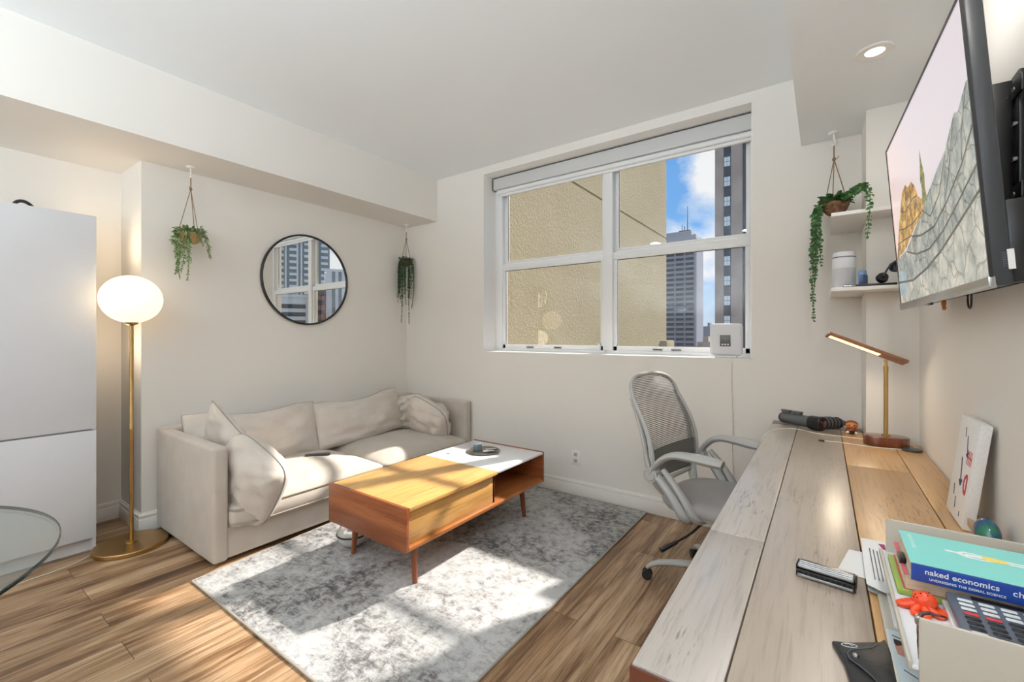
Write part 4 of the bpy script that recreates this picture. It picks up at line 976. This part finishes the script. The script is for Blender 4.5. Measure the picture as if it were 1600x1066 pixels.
m_orange = mottled('orange_rubber', [(.35, lin(222, 66, 30)), (.65, lin(240, 92, 50))], scale=60, rough=.3)
def octopus():
    c = Vector((.129, .964, ZT)); rnd = random.Random(2)
    o = thing('octopus_toy', 'small orange rubber octopus on the upper shelf of the tray', 'toy', c)
    part('body', MB().ell(c+Vector((.004, .004, .017)), .0165, .0145, .0135, 24, 14), m_orange, o)
    for k in range(8):
        a = 2*PI*k/8+.2; d = Vector((math.cos(a), math.sin(a), 0)); s = Vector((-d.y, d.x, 0))*(1 if k % 2 else -1); l = rnd.uniform(.020, .026)
        part('tentacle', MB().tube([c+d*.006+Vector((0, 0, .009)), c+d*.013+Vector((0, 0, .008)), c+d*l+Vector((0, 0, .0042)), c+d*(l+.004)+s*.006+Vector((0, 0, .004)), c+d*(l-.002)+s*.010+Vector((0, 0, .0055)), c+d*(l-.006)+s*.007+Vector((0, 0, .006))], [.0062, .0060, .0050, .0042, .0034, .0022], 10, smooth=2), m_orange, o)
    b = MB()
    for k in range(9):
        v = Vector((rnd.uniform(-1, 1), rnd.uniform(-1, .6), rnd.uniform(.3, 1))).normalized(); b.ell(c+Vector((.004+.0163*v.x, .004+.0143*v.y, .017+.0133*v.z)), .0012, seg=8, rings=6)
    part('spot', b, mat('dark_spot', lin(92, 24, 14), .5), o)
octopus()
m_calc = mat('calculator_grey', lin(92, 98, 112), .35); m_key_w = mat('key_white', lin(214, 218, 220), .4); m_key_k = mat('key_black', lin(24, 25, 28), .4); m_key_r = mat('key_red', lin(196, 58, 62), .4)
def calculator():
    o = thing('calculator', 'grey calculator with white and black keys in the near tray', 'calculator', (.225, .93, ZT+.012))
    solo('notepad', MB().box(.158, TX1-.01, .845, 1.0, ZT+.0003, ZT+.0115, .001), m_paper, 'white notepad lying under the calculator', 'notepad', (.23, .93, ZT))
    z = ZT+.0118; M = Matrix.Translation((.160, .838, z)) @ Matrix.Rotation(math.radians(3.5), 4, 'X')
    part('case', MB().box(0, .150, 0, .152, 0, .012, .004, 3, M=M), m_calc, o)
    part('display', MB().box(.028, .142, .140, .1505, .0118, .0126, M=M), m_black, o)
    for r in range(10):
        for c in range(6):
            x = .010+c*.0235; y = .127-r*.0122
            if 3 <= c+1 <= 5 and r in (8, 9): continue
            m = m_key_r if (r == 3 and c < 2) else (m_key_w if r < 3 or (r == 9 and c < 2) or (r == 7 and c < 1) else m_key_k)
            part('key', MB().box(x, x+.0175, y, y+.0068, .0118, .0142, .0012, 1, M=M), m, o)
    part('navigation_pad', MB().prism([(.082+.030*math.cos(2*PI*i/28), .020+.011*math.sin(2*PI*i/28)) for i in range(28)], .0118, .0135, .0006, M=M), m_key_w, o)
calculator()
def mouse():
    o = thing('computer_mouse', 'blue grey computer mouse at the right edge above the calculator', 'mouse', (.272, 1.0, ZT+.028))
    part('shell', MB().ell((.277, .962, ZT+.043), .026, .040, .017, 28, 16), mat('mouse_blue_grey', lin(112, 132, 142), .35), o)
    part('sole', MB().box(.262, .292, .938, .986, ZT+.0262, ZT+.030, .002), m_grey_dark, o)
mouse()
def eyeglasses():
    o = thing('reading_glasses', 'folded tortoiseshell reading glasses hooked on the near end of the tray', 'glasses', (.104, .83, ZT))
    mtor = mottled('tortoiseshell', [(.4, lin(52, 30, 24)), (.6, lin(120, 74, 60))], scale=90, rough=.25)
    part('temple', MB().tube([(.107, .812, ZT+.004), (.105, .810, ZT+.035), (.106, .812, ZT+.062), (.112, .816, ZT+.069), (.134, .822, ZT+.066)], [.0022, .0022, .0028, .0026, .0012], 8, smooth=2), mtor, o)
    part('hinge', MB().box(.101, .110, .806, .8145, ZT+.052, ZT+.064, .002), m_silver, o)
eyeglasses()
# canvas leaning on the right wall, glass ornament behind the tray
def canvas():
    o = thing('lettered_canvas', 'white canvas with red and blue brush marks leaning on the right wall', 'canvas', (.32, 1.74, ZD))
    # bottom edge stands out from the wall, top edge rests on it
    A, B = Vector((.300, 1.655, ZD+.002)), Vector((.300, 1.845, ZD+.002)); up = Vector((.036, -.0, .286)); n = Vector((-.286, 0, .036)).normalized()
    M = frame_mat(A, B-A, up); w, h, t = .19, up.length, .024
    zs = 1 if (M.to_3x3() @ Vector((0, 0, 1))).dot(n) > 0 else -1
    box = MB().box(0, w, 0, h, min(0, -zs*t), max(0, -zs*t), .003, 2, M=M); part('stretched_canvas', box, mottled('canvas_white', [(.4, lin(232, 230, 228)), (.6, lin(240, 238, 236))], scale=300, rough=.85, bstr=.15, bdist=.001), o)
    Z = zs*.0002
    def P(u, v): return M @ Vector((u, v, Z))
    m_r, m_b = mat('red_paint', lin(196, 44, 52), .6), mat('blue_paint', lin(44, 52, 92), .6)
    def stroke(m, wd, *runs):
        mb = MB()
        for pts in runs:
            for (a, b), (c, d) in zip(pts, pts[1:]):
                l = math.hypot(c-a, d-b) or 1; nx, ny = -(d-b)/l*wd/2, (c-a)/l*wd/2
                mb.plate([P(a+nx, b+ny), P(c+nx, d+ny), P(c-nx, d-ny), P(a-nx, b-ny)], n, .0004)
        part('brush_mark', mb, m, o)
    stroke(m_r, .010, [(.030, .088), (.030, .135), (.038, .138), (.052, .128), (.056, .112), (.050, .095), (.030, .088)])
    stroke(m_r, .004, [(.020, .185), (.066, .187)], *[[(.022+k*.013, .165), (.024+k*.013, .205)] for k in range(4)])
    stroke(m_b, .008, [(.085, .10), (.10, .15), (.11, .175)], [(.075, .118), (.085, .10), (.102, .112)])
    stroke(m_b, .006, [(.065, .185), (.085, .225), (.09, .24)], [(.058, .20), (.065, .185), (.078, .19)])
    for q in ([(.11, .235), (.12, .26)], [(.13, .06), (.14, .09)], [(.10, .03), (.11, .06)], [(.05, .02), (.052, .034)]): stroke(m_b, .0055, q)
canvas()
def ornament():
    c = Vector((.326, 1.555, ZD))
    o = thing('glass_ornament', 'blue and green glass ornament behind the letter tray by the wall', 'ornament', c)
    mg = mottled('blue_green_glass', [(.4, lin(18, 112, 84)), (.5, lin(16, 70, 120)), (.65, lin(20, 48, 110))], scale=14, rough=.06, spec=.8)
    def fn(v): return Vector((v.x, v.y*(1-.25*v.z), v.z+.12*v.y*v.y))
    part('body', MB().ell(c+Vector((0, 0, .036)), .024, .042, .036, 30, 18, fn=fn), mg, o)
    part('fin', MB().prism([(0, 0), (.016, .012), (.02, .03), (.006, .028), (-.012, .022)], -.003, .003, .0015, M=frame_mat(c+Vector((-.018, .022, .024)), (-.6, .6, .2), (0, 0, 1))), mat('clear_brown_glass', lin(190, 160, 130), .08, Alpha=.7), o)
    part('tail', MB().tube([c+Vector((-.004, -.02, .05)), c+Vector((-.010, -.012, .063)), c+Vector((-.006, .0, .066))], [.006, .005, .002], 10, smooth=2), mg, o)
ornament()

# ------------------------------------------------------------------ office chair
m_cgrey = mat('chair_grey_plastic', lin(172, 172, 170), .4); m_seatf = fabric('grey_seat_fabric', lin(142, 138, 136), lin(154, 150, 148), weave=500)
m_mesh = mat('grey_mesh', lin(120, 120, 118), .55); m_lum = mat('dark_lumbar', lin(96, 88, 82), .6)
def chair():
    o = thing('office_chair', 'grey mesh back office chair with raised arms at the desk', 'office chair', (-.43, 2.365, 0), math.radians(-12))
    K = dict(world=False)
    for k in range(5):
        a = math.radians(205+72*k); d = Vector((math.cos(a), math.sin(a), 0))
        part('base_leg', MB().tube([d*.03+Vector((0, 0, .118)), d*.15+Vector((0, 0, .115)), d*.27+Vector((0, 0, .098)), d*.322+Vector((0, 0, .075)), d*.335+Vector((0, 0, .055))], [.026, .022, .018, .015, .011], 12, flat=.8, smooth=2), m_cgrey, o, **K)
        s = Vector((-d.y, d.x, 0)); q = d*.335; c = MB()
        for e in (-1, 1): c.cyl(q+s*e*.006+Vector((0, 0, .027)), q+s*e*.022+Vector((0, 0, .027)), .0265, .025, 20)
        c.box(-.012, .012, -.008, .008, .027, .058, .003, M=Matrix.Translation(q) @ Matrix.Rotation(a, 4, 'Z')); part('caster', c, m_black, o, **K)
    part('gas_lift', MB().lathe([(0, .08), (.030, .08), (.030, .22), (.02, .225), (.02, .39), (0, .39)], 24), m_cgrey, o, **K)
    part('mechanism', MB().box(-.10, .11, -.07, .07, .385, .425, .012), m_black, o, **K)
    part('tilt_lever', MB().tube([(.0, -.06, .40), (.005, -.20, .395), (-.02, -.25, .36), (-.065, -.33, .325)], .0055, 8, smooth=1).tube([(-.055, -.312, .332), (-.095, -.385, .303)], [.009, .012], 10), m_black, o, **K)
    def seat_fn(v):
        f = Vector(v); f.x = math.copysign(abs(v.x)**.62, v.x); f.y = math.copysign(abs(v.y)**.62, v.y); f.z = math.copysign(abs(v.z)**.75, v.z)
        if f.x > .5: f.z -= (f.x-.5)*.55
        return f
    part('seat', MB().ell((.02, 0, .462), .25, .25, .046, 44, 20, fn=seat_fn), m_seatf, o, angle=70, **K)
    part('seat_shell', MB().ell((.02, 0, .437), .235, .235, .028, 44, 14, fn=seat_fn), m_cgrey, o, angle=70, **K)
    # mesh back
    def half_w(s):       # half width by height 0..1
        w = .232+.012*math.sin(PI*min(1, s*1.2))
        if s > .80: w *= max(0, 1-((s-.80)/.2)**2.8)**(1/2.8)
        if s < .10: w *= .80+.20*(s/.10)
        return w
    def bk(s, y):        # point on back surface
        z = .53+.53*s; x = -.235-.10*s-.05*s*s+.035*math.sin(PI*min(1, s*1.3))
        return Vector((x-.0+.30*y*y, y, z))
    n = 62; rib = MB()
    for i in range(2, n):
        s = i/n*.985; w = half_w(s)*.985
        rib.tube([bk(s, w*(-1+2*k/8)) for k in range(9)], .0026, 5)
    part('mesh_panel', rib, m_mesh, o, **K)
    # two wide flexible bands that show through the mesh
    lm = MB()
    lm.grid(lambda u, v: bk(.02+.30*u, half_w(.02+.30*u)*.94*(2*v-1))+Vector((-.004, 0, 0)), 8, 12)
    part('lumbar_panel', lm, m_lum, o, **K)
    side = [(s, half_w(s)) for s in [math.sin(PI/2*i/60) for i in range(61)]]
    loop = [bk(s, -w) for s, w in side if w > .001]+[bk(1.0, 0)]+[bk(s, w) for s, w in reversed(side) if w > .001]
    part('back_frame', MB().tube(loop, .0095, 10, closed=True, flat=1.2), m_cgrey, o, **K)
    sp = MB()
    for e in (-1, 1): sp.tube([bk(.80, e*half_w(.8))+Vector((-.012, 0, 0)), bk(.45, e*half_w(.45))+Vector((-.022, 0, 0)), bk(.12, e*half_w(.12))+Vector((-.03, 0, 0)), Vector((-.20, e*.16, .47)), Vector((-.10, e*.08, .41))], [.010, .016, .022, .022, .02], 10, smooth=2, flat=.7)
    part('back_bracket', sp, m_cgrey, o, **K)
    for e in (-1, 1):
        y = e*.262
        a = part('armrest', MB().tube([(-.205, y, .60), (-.185, y, .645), (-.14, y, .69), (-.085, y*.99, .712), (.0, y*.95, .712), (.075, y*.91, .707), (.118, y*.89, .702)], [.030, .031, .032, .036, .043, .045, .034], 14, flat=.5, up=(0, e, .001) if False else (0, 0, 1), smooth=2), m_cgrey, o, **K)
        part('arm_pivot', MB().cyl((-.205, y-.024, .595), (-.205, y+.024, .595), .036, seg=28).cyl((-.205, y+e*.024, .595), (-.205, y+e*.028, .595), .029, .024, 28), m_cgrey, a, **K)
        part('arm_support', MB().tube([(-.195, y, .60), (-.135, y, .555), (-.075, y*.99, .48), (-.045, y*.96, .42), (-.03, y*.62, .412)], [.024, .028, .034, .038, .026], 12, flat=.75, smooth=2).tube([(-.150, y, .63), (-.085, y, .565), (-.03, y*.985, .49), (.0, y*.95, .425), (.01, y*.6, .412)], [.016, .020, .024, .030, .024], 12, flat=.75, smooth=2), m_cgrey, o, **K)
chair()

# ------------------------------------------------------------------ corner shelves and their contents
def shelf(z, label):
    pts = [(.028, YF-.001), (.028, 2.66), (XR-.001, 2.66), (XR-.001, 2.829), (.1715, 2.829), (.1715, YF-.001)]
    return solo('floating_shelf', MB().prism(pts, z, z+.018, .002), m_trim, label, 'shelf', (.1, 2.8, z))
shelf(1.49, 'lower white corner shelf holding a white speaker and gadgets'); shelf(1.856, 'upper white corner shelf behind the trailing plant')
ZH = 1.5085
m_spk = fabric('speaker_cloth', lin(196, 196, 198), lin(212, 212, 214), weave=900)
def speaker():
    c = Vector((.082, 2.80, ZH)); T = Matrix.Translation(c)
    o = thing('smart_speaker', 'white rounded cylinder speaker at the left end of the lower shelf', 'speaker', c)
    part('cloth_body', MB().lathe([(0, .0), (.046, 0), (.050, .006), (.0495, .105), (0, .105)], 40, T), m_spk, o)
    part('top_shell', MB().lathe([(0, .105), (.050, .105), (.0475, .178), (.043, .186), (0, .188)], 40, T), m_white, o)
    part('slot', MB().lathe([(.0484, .158), (.0492, .158), (.0490, .163), (.0482, .163)], 40, T, loop=True), m_calc, o)
speaker()
def blue_device():
    o = thing('blue_gadget', 'small blue and grey handheld gadget standing beside the white speaker', 'gadget', (.152, 2.74, ZH))
    part('body', MB().box(.134, .168, 2.725, 2.752, ZH, ZH+.085, .010, 3), mat('light_blue_plastic', lin(120, 150, 192), .35), o)
    part('front', MB().box(.139, .163, 2.7235, 2.727, ZH+.008, ZH+.062, .004), mat('navy_panel', lin(52, 78, 128), .25), o)
    part('side_grip', MB().box(.165, .172, 2.728, 2.750, ZH+.005, ZH+.06, .003), m_dark, o)
blue_device()
def tablet():
    o = thing('black_tablet', 'flat black device lying along the front of the lower shelf', 'tablet', (.17, 2.64, ZH))
    part('case', MB().box(.075, .275, 2.67, 2.75, ZH, ZH+.011, .003), m_black, o)
    part('silver_edge', MB().box(.076, .125, 2.6685, 2.6715, ZH+.002, ZH+.008, .001), m_silver, o)
tablet()
def headphones():
    z = ZH+.0115
    o = thing('headphones', 'black over ear headphones resting on the flat device on the shelf', 'headphones', (.245, 2.68, z))
    for q, nn in ((Vector((.222, 2.70, z+.024)), Vector((.15, -.95, .35))), (Vector((.272, 2.725, z+.075)), Vector((-.3, -.9, .2)))):
        nn.normalize(); part('ear_cup', MB().cyl(q, q+nn*.018, .024, .021, 28).cyl(q-nn*.012, q, .019, .023, 28), m_black, o)
    part('headband', MB().tube([(.225, 2.672, z+.03), (.245, 2.69, z+.075), (.275, 2.71, z+.108), (.305, 2.70, z+.112), (.335, 2.68, z+.085)], .0055, 10, smooth=2, flat=.6), m_grey_dark, o)
    part('wire', MB().tube([(.262, 2.69, z+.095), (.268, 2.68, z+.055), (.285, 2.68, z+.035), (.28, 2.66, z+.015), (.30, 2.65, z+.002)], .0018, 6, smooth=2), m_grey_dark, o)
headphones()
def succulent():
    c = Vector((.318, 2.71, ZH)); rnd = random.Random(5)
    o = thing('potted_succulent', 'small green plant in a white patterned pot beside the headphones', 'potted plant', c)
    part('pot', MB().lathe([(0, .012), (.026, .012), (.034, .062), (.030, .062), (.026, .05), (0, .05)], 28, Matrix.Translation(c)), m_white, o)
    part('stand', MB().tube([c+Vector((-.028, -.02, .0015)), c+Vector((.028, -.02, .0015)), c+Vector((.028, .02, .0015)), c+Vector((-.028, .02, .0015))], .0015, 6, closed=True).tube([c+Vector((-.03, -.02, .0)), c+Vector((-.036, -.02, .04))], .0015, 6).tube([c+Vector((.03, -.02, .0)), c+Vector((.036, -.02, .04))], .0015, 6), m_black, o)
    d = MB()
    for x in (-.014, .012):
        d.lathe([(.008, -.001), (.011, -.001), (.011, .001), (.008, .001)], 20, Matrix.Translation(c+Vector((x, -.0305, .036))) @ Matrix.Rotation(PI/2, 4, 'X'), loop=True)
    part('drawn_ring', d, m_black, o)
    f = MB()
    for k in range(60):
        a = rnd.uniform(0, 2*PI); leaf(f, c+Vector((.018*math.cos(a), .018*math.sin(a), .058)), Vector((math.cos(a), math.sin(a), rnd.uniform(.2, 1.4))), Vector((0, 0, 1)), rnd.uniform(.02, .034), .011)
    part('foliage', f, m_leaf[1], o)
succulent()

# ------------------------------------------------------------------ television on its bracket
TA, TB = Vector((.243, 2.235, 1.377)), Vector((.276, 1.276, 1.377))
TW = (TB-TA); TWL = TW.length; TW.normalize(); TU = Vector((-.046, 0, .612)); TU -= TW*TU.dot(TW); THL = TU.length; TU.normalize(); TN = TW.cross(TU).normalized()
def tvp(a, b, c=0.0): return TA+TW*a+TU*b+TN*c
TVM = frame_mat(TA, TW, TU)
def tv_sky():
    m = mat('screen_sky', lin(225, 215, 225), .25); t = m.node_tree; c = N(t, 'ShaderNodeTexCoord'); s = N(t, 'ShaderNodeSeparateXYZ'); L(t, c.outputs['Object'], s.inputs[0])
    ad = N(t, 'ShaderNodeMath', operation='MULTIPLY_ADD', inp={1: -.9, 2: .55}); L(t, s.outputs['Y'], ad.inputs[0])
    a2 = N(t, 'ShaderNodeMath', operation='MULTIPLY_ADD', inp={1: .9}); L(t, s.outputs['Z'], a2.inputs[0]); L(t, ad.outputs[0], a2.inputs[2])
    r = ramp(t, [(.10, lin(252, 218, 202)), (.5, lin(245, 220, 214)), (1, lin(226, 216, 222))]); L(t, a2.outputs[0], r.inputs[0])
    return m, r
def screen_mat(name, stops, scale, crack=True, vec=(1, 1, 1), rot=(0, 0, 0)):
    m = mat(name, stops[0][1], .25); t = m.node_tree; v = coords(m, vec, rot=rot)
    n = N(t, 'ShaderNodeTexNoise', inp={'Scale': scale, 'Detail': 8, 'Roughness': .7}); L(t, v, n.inputs['Vector']); r = ramp(t, stops); L(t, n.outputs[0], r.inputs[0])
    out = r.outputs[0]
    if crack:
        ds = N(t, 'ShaderNodeVectorMath', operation='ADD'); nn = N(t, 'ShaderNodeTexNoise', inp={'Scale': 14.0, 'Detail': 3}); sc_ = N(t, 'ShaderNodeVectorMath', operation='SCALE'); sc_.inputs['Scale'].default_value = .05
        L(t, v, nn.inputs['Vector']); L(t, nn.outputs['Color'], sc_.inputs[0]); L(t, v, ds.inputs[0]); L(t, sc_.outputs[0], ds.inputs[1])
        vo = N(t, 'ShaderNodeTexVoronoi', feature='DISTANCE_TO_EDGE', inp={'Scale': 13.0}); L(t, ds.outputs[0], vo.inputs['Vector'])
        cr_ = ramp(t, [(.0, (.35, .34, .33)), (.05, (1, 1, 1))]); L(t, vo.outputs[0], cr_.inputs[0])
        mx = N(t, 'ShaderNodeMix', data_type='RGBA', blend_type='MULTIPLY'); mx.inputs[0].default_value = .75; L(t, out, mx.inputs[6]); L(t, cr_.outputs[0], mx.inputs[7]); out = mx.outputs[2]
    L(t, out, PB(m).inputs['Base Color']); L(t, out, PB(m).inputs['Emission Color']); PB(m).inputs['Emission Strength'].default_value = .62
    PB(m).inputs['Base Color'].default_value = (0, 0, 0, 1)
    return m
def television():
    o = thing('television', 'large wall television showing a grey rock slope under pink sky', 'television', TA+TW*.48)
    bz = .006; dp = .030
    part('panel_body', MB().box(0, TWL, 0, THL, -dp, -.001, .004, M=TVM), m_grey_dark, o)
    part('lower_housing', MB().box(.08, TWL-.004, .004, .17, -.062, -dp+.001, .006, M=TVM), m_black, o)
    bzl = MB(); bzl.box(0, bz, 0, THL, -.002, .003, M=TVM); bzl.box(TWL-bz, TWL, 0, THL, -.002, .003, M=TVM); bzl.box(0, TWL, THL-bz, THL, -.002, .003, M=TVM); part('bezel', bzl, m_black, o)
    part('chin_bar', MB().box(.0, TWL, -.004, .020, -.006, .006, .002, M=TVM), m_silver, o)
    part('sensor_bump', MB().box(TWL*.44, TWL*.48, -.010, -.003, -.004, .004, .002, M=TVM), m_grey_dark, o)
    vg = MB()
    for k in range(9): vg.box(.62+k*.034, .645+k*.034, .0035, .0050, -.058, -.036, M=TVM)
    part('vent_slot', vg, mat('vent_black', lin(8), .8), o)
    sm, rr = tv_sky(); L(sm.node_tree, rr.outputs[0], PB(sm).inputs['Emission Color']); PB(sm).inputs['Emission Strength'].default_value = .9; PB(sm).inputs['Base Color'].default_value = (.0, .0, .0, 1)
    g = [(.35, lin(110, 118, 116)), (.5, lin(146, 152, 148)), (.62, lin(178, 178, 168))]
    rock = screen_mat('screen_rock', g, 16); rock2 = screen_mat('screen_rock_pale', [(.35, lin(138, 142, 138)), (.5, lin(170, 172, 164)), (.62, lin(196, 192, 180))], 14)
    gold = screen_mat('screen_gold_rock', [(.35, lin(112, 84, 52)), (.5, lin(182, 140, 76)), (.62, lin(222, 184, 112))], 26); line = screen_mat('screen_crease', [(.4, lin(60, 58, 52)), (.6, lin(84, 82, 76))], 20, crack=False)
    tree = screen_mat('screen_tree', [(.4, lin(70, 80, 44)), (.6, lin(150, 146, 82))], 90, crack=False); water = screen_mat('screen_pale_blue', [(.4, lin(132, 158, 176)), (.6, lin(168, 180, 182))], 18, crack=False)
    s = MB(); lo = .020
    P = lambda pts, c: [tvp(a, b, c) for a, b in pts]
    s.poly(P([(bz, lo), (TWL-bz, lo), (TWL-bz, THL-bz), (bz, THL-bz)], .0005), 0)
    xr = TWL-bz
    s.poly(P([(bz, lo), (xr, lo), (xr, .43), (.935, .435), (.90, .418), (.865, .40), (.835, .408), (.80, .388), (.745, .355), (.66, .335), (.585, .312), (.48, .285), (.40, .255), (.30, .225), (.20, .20), (bz, .185)], .0008), 1)
    s.poly(P([(bz, .185), (.10, .29), (.18, .37), (.22, .395), (.27, .405), (.31, .385), (.36, .39), (.40, .365), (.43, .325), (.50, .29), (.47, .262), (.38, .25), (.30, .232), (.2, .205)], .0010), 2)
    s.poly(P([(.47, .285), (.485, .33), (.475, .36), (.49, .40), (.50, .445), (.512, .405), (.53, .36), (.522, .325), (.535, .288)], .0011), 4)
    s.poly(P([(bz, lo), (xr, lo), (xr, .20), (.80, .165), (.62, .125), (.45, .10), (.25, .085), (bz, .10)], .0012), 3)
    s.poly(P([(bz, .05), (.14, .05), (.16, .085), (.12, .13), (.06, .14), (bz, .12)], .0014), 6)
    def crease(pts, w=.006, c=.0016):
        for (a, b), (d, e) in zip(pts, pts[1:]):
            l = math.hypot(d-a, e-b); nx, ny = -(e-b)/l*w/2, (d-a)/l*w/2
            s.poly(P([(a-nx, b-ny), (d-nx, e-ny), (d+nx, e+ny), (a+nx, b+ny)], c), 5)
    crease([(.30, .225), (.42, .205), (.58, .20), (.72, .235), (.86, .285), (xr, .34)]); crease([(.20, .19), (.34, .16), (.50, .15), (.66, .172), (.82, .215), (xr, .255)])
    crease([(bz, .10), (.25, .085), (.45, .10), (.62, .125), (.80, .165), (xr, .20)], .008); crease([(.46, .275), (.55, .235), (.66, .27), (.74, .345)], .004); crease([(.70, .24), (.76, .30), (.83, .40)], .004)
    crease([(.86, .29), (.87, .34), (.93, .425)], .004); crease([(.1, .285), (.2, .27), (.34, .262), (.46, .27)], .004); crease([(.05, .24), (.18, .235), (.30, .228)], .004); crease([(.16, .34), (.24, .32), (.36, .335), (.42, .33)], .004)
    part('screen', s, [sm, rock, gold, rock2, tree, line, water], o)
    lab = MB().box(-.034, -.024, .03, .070, 0, .0006, M=frame_mat(tvp(TWL+.0004, 0, .0), TN, TU))
    part('rating_label', lab, m_paper, o)
    bc = MB()
    for k in range(7): bc.box(-.0225, -.0165, .036+k*.0045, .038+k*.0045, .0, .0006, M=frame_mat(tvp(TWL+.0004, 0, .0), TN, TU))
    part('label_print', bc, m_ink, o)
television()
def bracket():
    o = thing('tv_bracket', 'black steel wall bracket behind the television', 'bracket', (XR-.01, 1.60, 1.55))
    [part('wall_plate', MB().box(XR-.012, XR-.001, y, y+.05, 1.56, 1.88, .002), m_black, o) for y in (1.47, 1.68)]
    [part('rail', MB().box(XR-.016, XR-.010, 1.44, 1.78, z, z+.04, .002), m_black, o) for z in (1.58, 1.82)]
    [part('arm', MB().box(.318, XR-.014, y, y+.03, 1.57, 1.87, .003), m_black, o) for y in (1.50, 1.72)]
    b = MB()
    for y in (1.485, 1.705):
        for z in (1.60, 1.68, 1.76, 1.84): b.cyl((XR-.018, y, z), (XR-.010, y, z), .006, seg=10)
    part('bolt', b, m_silver, o)
bracket()
q0 = tvp(.62, .0, -.04)
solo('cable_tie', MB().tube([q0+Vector((0, 0, .01)), q0+Vector((0, .0, -.02)), q0+Vector((0, -.012, -.034)), q0+Vector((0, -.028, -.034)), q0+Vector((0, -.036, -.02)), q0+Vector((0, -.036, .01))], .0022, 7, smooth=2), m_black,
     'small black cable loop hanging under the television', 'cable', q0)
q1 = tvp(.44, .0, -.03)
solo('hanging_charm', MB().ell(q1+Vector((0, 0, -.006)), .006, .008, .014, 14, 10).ell(q1+Vector((0, -.004, -.022)), .005, .006, .007, 12, 8), m_amber, 'tiny yellow tag hanging below the middle of the television', 'tag', q1)
